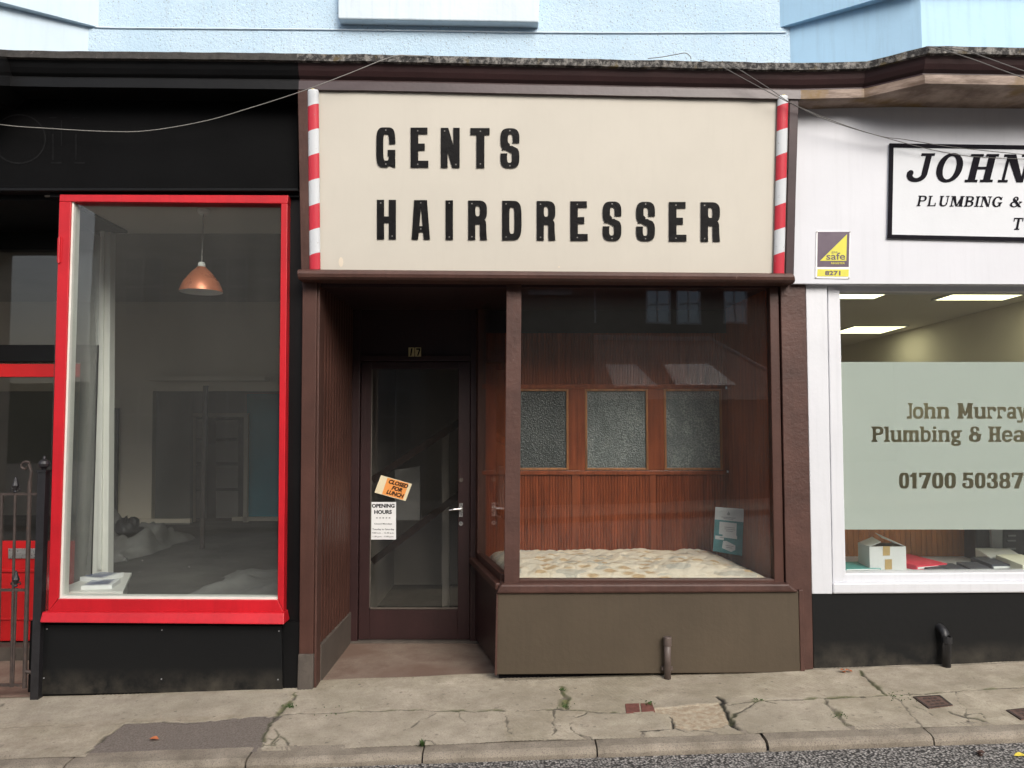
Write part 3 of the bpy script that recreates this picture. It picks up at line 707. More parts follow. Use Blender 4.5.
def leaf(px, py, label, m, s=.03, n=1, dpt=0):
    mb = MB(); c = P(px, py)
    for j in range(n):
        a = random.uniform(0, 6.28); o = Vector((random.uniform(-1, 1), random.uniform(-.6, .6), 0)) * (.03 if n > 1 else 0)
        e1 = Vector((math.cos(a), math.sin(a), 0)); e2 = Vector((-math.sin(a), math.cos(a), 0)); pts = []
        for u, w, h in ((-1, 0, .1), (-.5, .5, .5), (.1, .62, .75), (.6, .36, .5), (1, 0, .15), (.6, -.36, .3), (.1, -.62, .6), (-.5, -.5, .3)):
            pts.append(c + o + e1 * u * s + e2 * w * s + Vector((0, 0, .004 + h * s * .6 + j * .004 - dpt)))
        k = sum(pts, Vector()) / 8 - Vector((0, 0, s * .2))
        for i in range(8): mb.face([pts[i], pts[(i + 1) % 8], k])
    tag(mb.obj('fallen_leaf' if n == 1 else 'dead_leaves', m), label, 'leaf' if n == 1 else 'leaves')
leaf(154, 740, 'curled orange leaf lying alone on the dark tarmac patch', 'leaf_orange', .026)
leaf(846, 672, 'little heap of rusty leaves against the black stall riser', 'leaf_orange', .018, 4)
leaf(977, 745, 'brown leaf scraps in the gutter near the right edge', 'iron_cover', .018, 5, .05)
leaf(1020, 746, 'bright yellow leaf in the gutter at the right edge', 'leaf_yellow', .028, 1, .05)
def weeds(spots):
    mb = MB()
    for px, py, n, sp, h in spots:
        for i in range(n):
            c = P(px + random.gauss(0, sp), py + random.gauss(0, sp * .35)) ; a = random.uniform(0, 6.28); e = Vector((math.cos(a), math.sin(a), 0)); w = random.uniform(.003, .006); hh = random.uniform(.4, 1) * h
            lean = Vector((random.gauss(0, .5), random.gauss(0, .5), 1)).normalized() * hh
            mb.face([c - e * w * .5, c + e * w * .5, c + lean * .6 + e * w, c + lean, c + lean * .6 - e * w])
    o = mb.obj('weeds', 'weed_green'); o['kind'] = 'stuff'; o['label'] = 'small green weeds and moss growing in the pavement joints'; o['category'] = 'weeds'
weeds([(289, 707, 40, 2.6, .014), (562, 690, 22, 1.6, .010), (566, 706, 30, 3, .009), (422, 746, 30, 1.2, .038), (840, 716, 22, 4, .008), (757, 700, 12, 3, .012), (650, 704, 30, 3, .012), (900, 696, 26, 8, .010), (330, 713, 10, 12, .01)])

# ================================================================= the building above the shops
bl = thing('tenement_upper_wall', 'pale blue roughcast upper wall with sill and oriel bays above the shops', 'building', (0, .05, 3.6))
mb = MB(); mb.box(-6.5, 6.5, .05, .35, 3.55, 5.6); mb.obj('roughcast_wall', 'roughcast_blue', bl)
mb = MB(); mb.box(-6.5, 6.5, .061, .35, 3.13, 3.55)
mb.obj('lintel_wall', 'grey_harl', bl)
mb = MB(); mb.fb([(338, -14), (540, -14), (538.7, 22), (338, 18.5)], -.03, .052); mb.obj('window_sill', 'pale_sill_paint', bl, bevel=.008)
zt = U(783, 27, .05).z
def bay(name, pts, z0, band, m1, m2):
    mb = MB()
    def ring(pts, z0, z1):
        n = len(pts)
        for i in range(n - 1): mb.face([(*pts[i], z0), (*pts[i + 1], z0), (*pts[i + 1], z1), (*pts[i], z1)])
        mb.face([(*p, z0) for p in pts]); mb.face([(*p, z1) for p in pts][::-1])
    ring(pts, z0, 5.6); b = mb.obj(name, m1, bl)
    mb = MB()
    ring([(p[0] + band[0] * (1 if 0 < i < len(pts) - 1 else 0) - (band[1] if i == band[2] else 0), p[1] - (.06 if p[1] < 0 else 0)) for i, p in enumerate(pts)], zt, 5.6)
    mb.obj('sill_band', m2, b, bevel=.006)
    return b
bay('oriel_bay', [(1.76, .06), (2.40, -.36), (6.4, -.36), (6.4, .06)], 3.70, (-.03, .06, 0), 'sky_blue_paint', 'sky_blue_paint')
bay('oriel_bay', [(-6.4, .06), (-6.4, -.36), (-3.35, -.36), (-2.69, .06)], 3.70, (.03, -.06, 3), 'sunlit_blue_paint', 'sunlit_blue_paint')
# loose plumb line on the wall of the right bay is left out; cornice over all three shops
def cornice():
    st = [(-420, 46, -.43), (-30, 47, -.43), (6, 50, -.25), (60, 51, -.25), (150, 51.8, -.25), (297, 53.4, -.25), (303, 53.5, -.25), (400, 55, -.25), (500, 57.2, -.25), (650, 60.2, -.25), (797, 63, -.25), (803, 63, -.25), (867, 61.5, -.25), (928, 46, -.43), (1024, 47.5, -.43), (1330, 50, -.43)]
    prof = [(.30, .004), (.02, .002), (0, 0), (0, -.042), (.022, -.046), (.030, -.060), (.038, -.085), (.052, -.112), (.070, -.128), (.066, -.140), (.048, -.146), (.046, -.200), (.075, -.202), (.30, -.202)]
    t = thing('cornice', 'long moulded timber cornice with mossy lead lip running above all three shop fronts', 'cornice', U(512, 62, -.25))
    segs = {'black_section': (range(0, 5), ['lip_dark', 'black_paint', 'black_paint']), 'maroon_section': (range(5, 11), ['mossy_lead', 'dark_maroon', 'fillet']), 'stained_section': (range(11, 15), ['mossy_lead', 'dark_maroon', 'stained_timber'])}
    paint('fillet', (.060, .040, .042), .4, .2, 4, (.2, .17, .15), .74, 12, .15, 40)
    # subdivide stations so the lip can be a little uneven
    S2 = []
    for a, b in zip(st, st[1:]):
        pa, pb = U(a[0], a[1], a[2]), U(b[0], b[1], b[2]); n = max(1, int((pb - pa).length / .05))
        S2.append([pa.lerp(pb, i / n) for i in range(n + 1)])
    for nm, (rg, mats) in segs.items():
        mb = MB()
        for i in rg:
            pts = S2[i]
            for p, q in zip(pts, pts[1:]):
                def pr(c):
                    w = noise.noise(Vector((c.x * 5, 1, 2))) * .004 + noise.noise(Vector((c.x * 21, 4, 2))) * .003
                    return [Vector((c.x, (c.y + dy) if dy < .2 else .06, c.z + dz + (w if dz > -.045 else w * .3))) for dy, dz in prof]
                A, B = pr(p), pr(q)
                for j in range(len(prof) - 1):
                    mb.cur = 0 if j < 4 else (2 if j >= 10 else 1); mb.face([A[j], A[j + 1], B[j + 1], B[j]])
        mb.obj(nm, mats, t)
cornice()

# ================================================================= hairdresser's shop front
HZ = pz(0, 0)
h = thing('hairdresser_shopfront', 'maroon timber shop front with recessed door and empty display window below the cream sign', 'shop front', (.25, 0, HZ))
def part(mb, name, m, par=h, **k): return mb.obj(name, m, par, **k)
part(MB().fb([(302.5, 279), (317, 279), (313.2, 655), (299, 655)], -.02, .10), 'pilaster', 'maroon_paint', bevel=.004)
part(MB().fb([(317.3, 282), (320, 282), (316, 690), (313.6, 690)], -.008, .10), 'corner_bead', 'maroon_worn', bevel=.004)
part(MB().fb([(298, 654.5), (313.4, 654.5), (312.4, 693), (297, 693)], -.035, .09), 'plinth_block', 'stone_block', bevel=.005)
part(MB().fb([(780.5, 283), (805.5, 283), (813.5, 669), (787.5, 673)], -.012, .14), 'pilaster', 'maroon_worn', bevel=.004)
# lintel ledge below the sign
mb = MB(); a = [U(299, 269.5, -.10), U(791, 273.5, -.10), U(793.5, 283, -.10), U(299.5, 280, -.10)]
prof = [(.16, 1.0), (-.005, 1.0), (-.035, .78), (-.042, .5), (-.036, .2), (-.02, 0), (.16, 0)]
k = len(mb.v)
for e0, e1 in ((a[0], a[3]), (a[1], a[2])):
    for dy, u in prof: q = e1.lerp(e0, u); mb.v.append(Vector((q.x, q.y + dy, q.z)))
n = len(prof)
for i in range(n - 1): mb.f.append((k + i, k + i + 1, k + n + i + 1, k + n + i)); mb.mi.append(0)
mb.f.append(tuple(k + i for i in range(n))[::-1]); mb.f.append(tuple(k + n + i for i in range(n))); mb.mi += [0, 0]
part(mb, 'lintel_ledge', 'maroon_worn')
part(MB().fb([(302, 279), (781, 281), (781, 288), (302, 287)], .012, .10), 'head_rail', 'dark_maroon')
# recess: soffit, left reeded wall, back wall, floor
ZS = 2.50
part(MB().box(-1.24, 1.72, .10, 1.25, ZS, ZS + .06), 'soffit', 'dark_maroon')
mb = MB(); mb.box(-1.235, -1.21, .09, 1.12, .03, ZS); mb.reeds((-1.21, .10), (-1.195, 1.09), .26, ZS, (1, 0), .075, .014); part(mb, 'recess_boarding', 'maroon_paint')
part(MB().box(-1.215, -1.178, .10, 1.04, .04, .27), 'skirting', 'skirting', bevel=.006)
DY = 1.05
xl, xr = U(352, 500, DY).x, U(474, 500, DY).x
ztop = U(410, 362, DY).z; zb = U(410, 641, DY).z
dL, dR = U(360, 500, DY).x, U(470, 500, DY).x
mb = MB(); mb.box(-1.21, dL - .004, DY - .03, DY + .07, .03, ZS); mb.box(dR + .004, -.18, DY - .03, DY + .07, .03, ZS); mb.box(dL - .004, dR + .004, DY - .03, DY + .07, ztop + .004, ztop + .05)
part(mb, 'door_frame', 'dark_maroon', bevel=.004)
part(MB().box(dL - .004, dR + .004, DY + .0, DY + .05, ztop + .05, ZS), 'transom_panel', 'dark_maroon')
# door
gl, gr = U(370.5, 500, DY).x, U(458, 500, DY).x; gt, gb = U(410, 369, DY).z, U(410, 609, DY).z
mb = MB(); mb.box(dL, gl, DY, DY + .045, zb + .01, ztop); mb.box(gr, dR, DY, DY + .045, zb + .01, ztop); mb.box(gl, gr, DY + .001, DY + .044, gt, ztop); mb.box(gl, gr, DY + .001, DY + .044, zb + .01, gb)
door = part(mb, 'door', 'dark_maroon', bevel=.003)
mb = MB(); w = .012
for x0, x1, z0, z1 in ((gl, gl + w * .6, gb, gt), (gl, gr, gb, gb + w)): mb.box(x0, x1, DY - .006, DY + .004, z0, z1)
def sub(mb, name, m, par, **k):
    o = mb.obj(name, m, None, **k); w_ = Vector(o['_w']); o.parent = par; o.location = w_ - Vector(par['_w']); return o
sub(mb, 'glazing_bead', 'skirting', door)
sub(MB().box(gl - .005, gr + .005, DY + .018, DY + .024, gb - .005, gt + .005), 'door_glass', 'dark_glass', door)
hx, hz = U(461, 510, DY).x, U(461, 510, DY).z
mb = MB(); mb.box(hx - .014, hx + .014, DY - .008, DY + .001, hz - .05, hz + .05); mb.tube([(hx, DY - .002, hz + .012), (hx, DY - .045, hz + .012)], .009); mb.tube([(hx + .004, DY - .045, hz + .012), (hx - .05, DY - .05, hz + .008), (hx - .085, DY - .048, hz + .002)], [.009, .008, .006])
sub(mb, 'handle', 'steel', door)
mb = MB(); mb.tube([(hx, DY - .008, hz - .10), (hx, DY + .002, hz - .10)], .016, 14); mb.box(hx - .004, hx + .004, DY - .011, DY - .007, hz - .108, hz - .092); sub(mb, 'keyhole', 'steel', door)
mb = MB(); z_ = U(461, 480, DY).z; mb.tube([(hx, DY - .008, z_), (hx, DY + .002, z_)], .016, 14); sub(mb, 'lock', 'skirting', door)
mb = MB(); mb.box(xl - .05, -.16, DY - .05, DY + .06, .03, zb + .008); part(mb, 'threshold', 'stone_block', bevel=.004)
# number 17 on the transom
mb = MB(); f17 = lambda px, py, d: U(px, py, DY - .034 - d)
part(MB().r(408.5, 347.5, 414.3, 356.5, DY - .034, DY - .029), 'number_tile', 'plate_yellow'); part(MB().r(415, 347.5, 421, 356.5, DY - .034, DY - .029), 'number_tile', 'plate_yellow')
mb.face([f17(412.6, 348.3, .001), f17(411.2, 348.3, .001), f17(410, 355.7, .001), f17(411.4, 355.7, .001)][::-1])
mb.face([f17(416.3, 348.3, .001), f17(420.4, 348.3, .001), f17(420.2, 349.8, .001), f17(416.1, 349.8, .001)]); mb.face([f17(420.4, 349.8, .001), f17(418.9, 349.8, .001), f17(417, 355.7, .001), f17(418.4, 355.7, .001)])
part(mb, 'house_number', 'ink_dark')
# entrance floor
mb = MB(); mb.grid(lambda u, v: (-1.22 + 1.2 * u, -.012 + 1.06 * v, .062 + (.026 * (-.6 + 1.2 * u)) * (1 - v) - .016 * v + .002 * noise.noise(Vector((u * 6, v * 6, 0)))), 30, 26)
o = mb.obj('entrance_floor', 'step_concrete'); struct(o)
# hall behind the door glass
mb = MB(); mb.box(-1.25, .25, 3.3, 3.4, .0, 2.7); mb.box(-1.27, -1.2, 1.13, 3.4, 0, 2.7); mb.box(.2, .27, 1.3, 3.4, 0, 2.7); part(mb, 'hall_wall', 'plaster_hall')
part(MB().box(-1.25, .25, 1.12, 3.4, 2.6, 2.7), 'hall_ceiling', 'ceiling_dim'); part(MB().box(-1.25, .25, 1.12, 3.4, -.02, .03), 'hall_floor', 'bare_floor')
for (x0, y0), (x1, y1) in (((372, 480), (460, 422)), ((372, 562), (460, 494))):
    A, B = U(x0, y0, 1.45), U(x1, y1, 1.45); mb = MB(); n = (B - A).normalized(); w = Vector((-n.z, 0, n.x)) * .026
    mb.hexa([A + w, B + w, B - w, A - w], [p + Vector((0, .05, 0)) for p in (A + w, B + w, B - w, A - w)]); part(mb, 'stair_rail', 'rail_brown')
part(MB().fb([(395, 470), (420, 466), (420, 520), (395, 520)], 1.9, 1.95), 'hall_cupboard', 'equipment_grey')
part(MB().fb([(442, 425), (449, 425), (449, 610), (442, 610)], 1.9, 1.95), 'hall_post', 'plaster_hall')

# display window
mb = MB().fb([(506.5, 281), (521.5, 281), (519.6, 586), (504, 586)], -.006, .075); part(mb, 'mullion', 'maroon_worn', bevel=.004)
mb = MB(); mb.fb([(769.5, 287), (778.5, 287), (784.3, 583), (774.5, 583)], .004, .07); part(mb, 'window_frame', 'maroon_paint', bevel=.004)
part(MB().fb([(519.6, 579.5), (774.5, 579.5), (774.5, 586), (519.6, 586)], .006, .07), 'bottom_rail', 'maroon_paint', bevel=.004)
mb = MB().fb([(500.5, 584.5), (789, 584), (799.5, 592.5), (496, 594)], -.052, .09); part(mb, 'window_sill', 'maroon_worn', bevel=.012)
part(MB().fb([(520.5, 284), (772, 284), (777, 583), (518.5, 583)], .038, .044), 'window_glass', 'window_glass')
# stall riser
mb = MB(); mb.fb([(498, 593), (798.5, 591), (800.5, 672.5), (496.5, 674.5)], -.03, .06); part(mb, 'stall_riser', 'umber_paint', bevel=.004)
part(MB().box(-.08, 1.80, .03, .07, -.05, .2), 'gap_shade_board', 'ink_dark')  # black board paints in the shadow gap under the riser
part(MB().fb([(798.8, 590), (803.3, 590), (805, 673.5), (800.8, 674.5)], -.034, .06), 'trim_strip', 'maroon_worn', bevel=.003)
part(MB().fb([(496.3, 593), (498.3, 593), (497, 675.5), (494.6, 675.5)], -.034, .06), 'trim_strip', 'maroon_worn', bevel=.003)
# side of the entrance: splayed riser, sill and glass
sx0, sx1 = -.062, -.265
def splay(y0, y1, z0, z1, th, off=0):
    X = lambda y: sx0 + (sx1 - sx0) * (y - .05) / (1.0 - .05) + off
    return MB().hexa([(X(y1), y1, z1), (X(y0), y0, z1), (X(y0), y0, z0), (X(y1), y1, z0)], [(X(y1) + th, y1, z1), (X(y0) + th, y0, z1), (X(y0) + th, y0, z0), (X(y1) + th, y1, z0)])
part(splay(.05, 1.03, .09, .62, .05), 'side_riser', 'dark_maroon')
part(splay(.03, 1.03, .62, .665, .09, -.045), 'side_sill', 'maroon_paint', bevel=.008)
part(splay(.94, 1.02, .665, ZS, .06), 'corner_post', 'maroon_paint', bevel=.004)
part(splay(.08, .94, .665, .71, .05), 'side_rail', 'maroon_paint', bevel=.004)
part(splay(.08, .94, .71, ZS, .006, .022), 'side_glass', 'window_glass')
# display box
BY = .95
FZ = .66
bw = thing('window_back_partition', 'varnished reeded wood partition with three obscured glass panes behind the display window', 'partition', (.7, BY, FZ))
bx0, bx1 = -.22, U(727, 500, BY).x
ptop, pbot = U(600, 389, BY).z, U(600, 470, BY).z; zr = U(600, 333, BY).z
mb = MB(); mb.box(bx0, bx1 + .06, BY + .012, BY + .04, FZ - .03, pbot - .02); mb.reeds((bx0, BY + .012), (bx1, BY + .012), FZ, pbot - .02, (0, -1), .0205, .007); part(mb, 'reeded_panel', 'varnished_wood', bw)
mb = MB(); mb.box(bx0, bx1 + .06, BY + .012, BY + .04, ptop + .02, zr); mb.reeds((bx0, BY + .012), (bx1, BY + .012), ptop + .02, zr, (0, -1), .0205, .007); part(mb, 'reeded_panel', 'varnished_wood', bw)
part(MB().box(bx0, bx1 + .06, BY + .10, BY + .14, zr - .03, ZS), 'dark_void_board', 'void_dark', bw)  # near-black panel stands in for the unlit void above the partition
part(MB().box(bx0, bx1, BY - .014, BY + .02, ptop + .0, ptop + .035), 'rail', 'varnished_wood', bw, bevel=.003)
part(MB().box(bx0, bx1, BY - .012, BY + .02, pbot - .035, pbot - .004), 'rail', 'varnished_wood', bw, bevel=.003)
panes = [(512, 568.5), (585, 648), (664, 722)]
cuts = [bx0] + [U(x, 430, BY).x for p in panes for x in p] + [bx1 + .03]
for i in range(0, len(cuts), 2):
    if cuts[i + 1] - cuts[i] > .01: part(MB().box(cuts[i], cuts[i + 1], BY - .006, BY + .03, pbot - .004, ptop), 'stile', 'varnished_wood', bw, bevel=.003)
for px in (575, 653): x = U(px, 510, BY).x; part(MB().box(x - .022, x + .022, BY - .006, BY + .03, FZ, pbot - .035), 'stile', 'varnished_wood', bw, bevel=.003)
for a_, b_ in panes:
    x0, x1 = U(a_, 430, BY).x, U(b_, 430, BY).x
    pn = part(MB().box(x0, x1, BY + .008, BY + .014, pbot - .004, ptop), 'pane', {512: 'obscure_glass_dark', 585: 'obscure_glass'}.get(a_, 'obscure_glass_pale'), bw)
    mb = MB(); w = .016
    mb.box(x0, x0 + w, BY - .01, BY + .008, pbot, ptop); mb.box(x1 - w, x1, BY - .01, BY + .008, pbot, ptop); mb.box(x0 + w, x1 - w, BY - .009, BY + .007, pbot, pbot + w); mb.box(x0 + w, x1 - w, BY - .009, BY + .007, ptop - w, ptop)
    sub(mb, 'pane_bead', 'bead_wood', pn, bevel=.003)
# side wall, floor of the display
mb = MB(); X0 = U(776, 500, .08).x; mb.hexa([(X0, .07, ZS), (bx1 + .02, BY, ZS), (bx1 + .02, BY, FZ - .05), (X0, .07, FZ - .05)], [(X0 + .05, .07, ZS), (bx1 + .07, BY, ZS), (bx1 + .07, BY, FZ - .05), (X0 + .05, .07, FZ - .05)])
mb.reeds((X0, .07), (bx1 + .02, BY + .01), FZ - .02, ZS, (-1, 0), .022, .007); part(mb, 'side_boarding', 'varnished_wood')
part(MB().hexa([(-.05, .06, FZ), (X0 + .04, .06, FZ), (X0 + .04, .06, FZ - .05), (-.05, .06, FZ - .05)], [(-.26, BY + .02, FZ), (bx1 + .05, BY + .02, FZ), (bx1 + .05, BY + .02, FZ - .05), (-.26, BY + .02, FZ - .05)]), 'display_floor', 'dark_wood')
# quilt lying over the display floor
def qf(u, v):
    y = .085 + (.91 - .085) * v; e = u * (1 - u) * 4
    xa = sx0 + (sx1 - sx0) * (y - .05) / .95 + .075; xb = X0 - .045 - (.04 * v) - .05 * (1 - e) * v
    x = xa + (xb - xa) * u
    n1 = noise.noise(Vector((x * 4, y * 4, 2))); n2 = noise.noise(Vector((x * 15, y * 13, 5))); n3 = noise.noise(Vector((x * 32, y * 30, 1)))
    edge = min(1, u * 14, (1 - u) * 7, v * 5, (1 - v) * 6); edge = math.sqrt(max(edge, 0))
    pu, pv = (x + .6 * y + n1 * .05) * math.pi / .11, (x - .6 * y + n1 * .04) * math.pi / .11; ripple = .009 * math.sqrt(abs(math.sin(pu) * math.sin(pv)))
    return (x + n2 * .006 * edge, y + n1 * .008 * edge, FZ + .004 + edge * (.066 + .026 * v + n1 * .018 + n2 * .009 + n3 * .003 + ripple))
mb = MB().grid(qf, 230, 90)
tag(mb.obj('quilt', 'quilt_cloth', None, smooth=True), 'crumpled cream and tan patterned quilt spread over the window display floor', 'quilt')
# leaflet stand
lf = thing('leaflet', 'white and teal leaflet propped up on the quilt at the right of the display', 'leaflet', U(727, 555, .62))
LQ = [(715.5, 507), (744, 509), (742, 556), (713, 551)]
def LQf(u, v, d=0): # u right, v down
    a = Vector(LQ[0] + (0,)).lerp(Vector(LQ[1] + (0,)), u); b = Vector(LQ[3] + (0,)).lerp(Vector(LQ[2] + (0,)), u); c = a.lerp(b, v)
    return U(c.x, c.y, .62 - d, .85, .12)
def lrect(mb, u0, v0, u1, v1, d): mb.face([LQf(u0, v0, d), LQf(u0, v1, d), LQf(u1, v1, d), LQf(u1, v0, d)])
a = [LQf(0, 0), LQf(1, 0), LQf(1, 1), LQf(0, 1)]
part(MB().hexa(a, [p + Vector((0, .004, 0)) for p in a]), 'card', 'paper_grey', lf)
mb = MB(); lrect(mb, 0, .28, 1, 1, .001); part(mb, 'teal_panel', 'teal_card', lf)
mb = MB(); lrect(mb, .17, .32, .77, .60, .002); lrect(mb, .05, .64, .35, .72, .002)
mb.face([LQf(.33, .74, .002), LQf(.30, .90, .002), LQf(.62, .95, .002), LQf(.76, .90, .002), LQf(.76, .80, .002), LQf(.45, .73, .002)]); lrect(mb, .3, .59, .8, .66, .0015); part(mb, 'picture', 'paper_grey', lf)
mb = MB()
mb.face([LQf(.47 + .055 * math.cos(i * .7854), .135 + .03 * math.sin(-i * .7854), .002) for i in range(8)]); mb.face([LQf(.42, .13, .0022), LQf(.52, .13, .0022), LQf(.47, .07, .0022)])
for u0, u1, v in ((.22, .72, .205), (.3, .64, .235), (.35, .7, .42), (.35, .72, .46), (.4, .65, .5), (.2, .34, .66), (.42, .7, .82), (.44, .66, .86)): lrect(mb, u0, v, u1, v + .016, .003)
part(mb, 'print', 'equipment_grey', lf)
# ================================================================= hairdresser's sign (board leans forward at the top)
SZ0 = U(400, 271, -.06).z; SK = -.115
def SP(px, py, d=0.0): return U(px, py, -.06 - d, SZ0, SK)
sg = thing('hairdresser_sign', 'large cream sign board lettered GENTS HAIRDRESSER leaning out over the shop', 'sign', (SP(547, 272).x, -.06, SZ0))
mb = MB().fb([(307, 91.5), (790.5, 95.5), (787, 275), (309, 271.5)], -.06, 0, z0=SZ0, k=SK, k1=-.02); mb.obj('board', 'cream_board', sg)
mb = MB().fb([(297.5, 85), (307.5, 85), (310, 272), (301, 272)], -.075, 0, z0=SZ0, k=SK, k1=-.02); mb.obj('frame_strip', 'maroon_worn', sg, bevel=.004)
mb = MB().fb([(789.8, 93), (799, 93), (793.5, 275), (785.5, 275)], -.075, 0, z0=SZ0, k=SK, k1=-.02); mb.obj('frame_strip', 'fillet', sg, bevel=.004)
rows = [('GENTS', 127.3, 167.2, [(376.2, 395.4), (410.6, 428.4), (440.8, 459.7), (470.4, 489.6), (500.4, 519.4)]),
        ('HAIRDRESSER', 199.8, 239.2, [(376.9, 396), (411.6, 430), (445.6, 453), (468.2, 487), (502.2, 521.6), (536.8, 555.4), (570.4, 587.8), (602.7, 621.4), (636.2, 655), (669, 686.5), (700.8, 720)])]
for txt, y0, y1, boxes in rows:
    for i, (ch, (x0, x1)) in enumerate(zip(txt, boxes)):
        dy = .0073 * (x0 - 376); mb = MB(); g = glyph_px(cond(ch), x0, y0 + dy, x1, y1 + dy)
        vs, fs = cdt([g]); plate(mb, vs, fs, SP, .0005, .007)
        mb.cur = 1
        sc = {'T': [(.52, .92), (.52, .1)], 'I': [(.5, .93), (.5, .07)], 'G': [(.5, .93), (.5, .08)], 'S': [(.5, .94), (.5, .06)], 'A': [(.5, .93), (.5, .27)], 'E': [(.4, .92), (.4, .08)]}.get(ch, [(.2, .92), (.8 if ch in 'HN' else .2, .08)])
        for u, v in sc:
            c = (x0 + (x1 - x0) * u, y1 + dy - (y1 - y0) * v)
            mb.face([SP(c[0] + .75 * math.cos(-a * .7854), c[1] + .75 * math.sin(-a * .7854), .0085) for a in range(8)])
        mb.obj('letter', ['letter_black', 'screw_metal'], sg)
# small scuffs on the board
mb = MB()
for px, py, a, b in ((341, 262, 2.4, 5), (559, 267, 1.2, .8)):
    mb = MB(); mb.face([SP(px + a * math.cos(-t_ * .628), py + b * math.sin(-t_ * .628), .0015) for t_ in range(10)]); mb.obj('scuff_mark', 'plaster_beige', sg)
# barber poles: half-round staffs on the ends of the board
def pole(px, y0, y1, dx, m, label):
    a, b = SP(px + dx, y1, .012), SP(px, y0, .012); L = (b - a).length; r_ = .0335
    mb = MB(); n = 18
    prof = [(r_ * .86, 0), (r_, .008), (r_, L - .008), (r_ * .9, L)]
    rings = []
    for rr, z in prof: rings.append([Vector((rr * math.cos(t_), -rr * .62 * math.sin(t_), z)) for t_ in [math.pi * j / n for j in range(n + 1)]])
    # long faces split so the paint can wear unevenly
    for A, B in zip(rings, rings[1:]):
        for j in range(n): mb.face([A[j + 1], A[j], B[j], B[j + 1]])
    mb.face(rings[0]); mb.face(rings[-1][::-1])
    mb.face([rings[0][0], rings[-1][0], rings[-1][-1], rings[0][-1]])
    org = Vector((0, 0, 0)); me_o = thing('barber_pole', label, 'barber pole', a, 'barber poles on the sign board')
    z = (b - a).normalized(); x = Vector((1, 0, 0)); x = (x - z * x.dot(z)).normalized(); y = z.cross(x)
    me_o.rotation_euler = Matrix((x, y, z)).transposed().to_euler(); me_o['_w'] = (0, 0, 0)
    mb.obj('staff', m, me_o, smooth=False)
    mb = MB(); mb.lathe([(0.0, L + .004), (r_ * .35, L + .004), (r_ * .35, L - .004)], (0, -.008, 0), 12); mb.obj('cap_nail', 'plate_yellow', me_o)
pole(313.2, 90, 270.5, 1.8, 'barber_stripes_a', 'red and white striped barber pole at the left end, by the black fascia')
pole(782.8, 96, 275, -4.2, 'barber_stripes_b', 'red and white striped barber pole at the right end, by the white fascia')

# notices on the door glass
DG = DY + .010
def DP(px, py, d=0.0): return U(px, py, DG - d)
nt = thing('opening_hours_notice', 'white opening hours notice stuck low on the left of the dark door glass', 'notice', DP(383, 540))
mb = MB().fb([(370.3, 502), (396, 502), (396, 539.5), (370.3, 539.5)], DG - .002, DG); mb.obj('paper', 'paper_white', nt)
mb = MB()
for s_, x0, y0, x1, y1 in (('OPENING', 371.8, 503.8, 394.6, 507.8), ('HOURS', 374.2, 510, 391.8, 514)): font_px(mb, s_, x0, y0, x1, y1, DP, .003, .045)
for s_, x0, y0, x1, y1 in (('* * * * *', 376, 517.2, 390.5, 518.6), ('Closed Mondays', 374.2, 523, 392, 525), ('Tuesday to Saturday', 372.3, 528.4, 394.2, 530.6), ('9.00 a.m. - 12.30 p.m.', 372.3, 532.2, 394.2, 534), ('1.30 p.m. - 5.00 p.m.', 372.8, 535.8, 393.8, 537.6)): font_px(mb, s_, x0, y0, x1, y1, DP, .003, .012)
mb.obj('print', 'ink_dark', nt)
cl = thing('closed_for_lunch_card', 'tilted orange CLOSED FOR LUNCH card hanging on the dark door glass', 'notice', DP(393, 500, .02))
def CP(px, py, d=0.0): return U(px, py, DG - .012 - d)
a = [CP(381, 475.2), CP(412, 484), CP(405.5, 501), CP(374.5, 492.5)]
mb = MB().hexa(a, [p + Vector((0, .003, 0)) for p in a]); mb.obj('card', 'card_cream', cl)
mb = MB(); mb.face([CP(387.5, 477.7, .001), CP(382, 494, .001), CP(403, 499.8, .001), CP(408.7, 483.5, .001)]); mb.obj('orange_panel', 'card_orange', cl)
mb = MB(); an = .275
for s_, cx, cy, w_ in (('CLOSED', 398.5, 483.9, 20), ('FOR', 397, 489.0, 11), ('LUNCH', 395.2, 494, 18)): font_px(mb, s_, cx - w_ / 2, cy - 2.2, cx + w_ / 2, cy + 2.2, CP, .002, .05, .25, an)
mb.obj('print', 'ink_dark', cl)

# vent pipes in front of the risers
def pipe(px, y0, y1, Y, r_, m, label, hook):
    t = thing('vent_pipe', label, 'pipe', U(px, y1, Y), 'vent pipes at the stall risers')
    b, c = U(px, y1 + 2, Y), U(px, y0, Y); mb = MB()
    if hook:
        top = c - Vector((0, 0, r_)); pts = [b, top - Vector((0, 0, .04))] + [top + Vector((-.0 - .035 * math.sin(q) * .5, .045 * (1 - math.cos(q)), -.04 + .05 * math.sin(q))) for q in (.3, .7, 1.1, 1.5)] + [top + Vector((-.03, .12, .012))]
        mb.tube(pts, r_, 14); mb.obj('pipe', m, t, smooth=True)
        mb = MB(); mb.lathe([(r_ * 1.0, -.02), (r_ * 1.25, -.02), (r_ * 1.25, .018), (r_, .018)], top - Vector((0, 0, .05)), 16); mb.obj('collar', m, t)
    else:
        mb.tube([b, c], r_, 16); mb.obj('pipe', m, t, smooth=True)
        mb = MB(); mb.lathe([(r_, -.05), (r_ * 1.17, -.05), (r_ * 1.17, -.004), (r_ * 1.1, .001), (r_ * .82, .001), (r_ * .8, -.03), (0, -.03)], c, 18); mb.obj('socket', m, t)
        mb = MB(); mb.box(c.x - r_ * 1.6, c.x + r_ * 1.6, Y + r_ * .6, Y + .055, c.z - .20, c.z - .18); mb.obj('bracket', m, t)
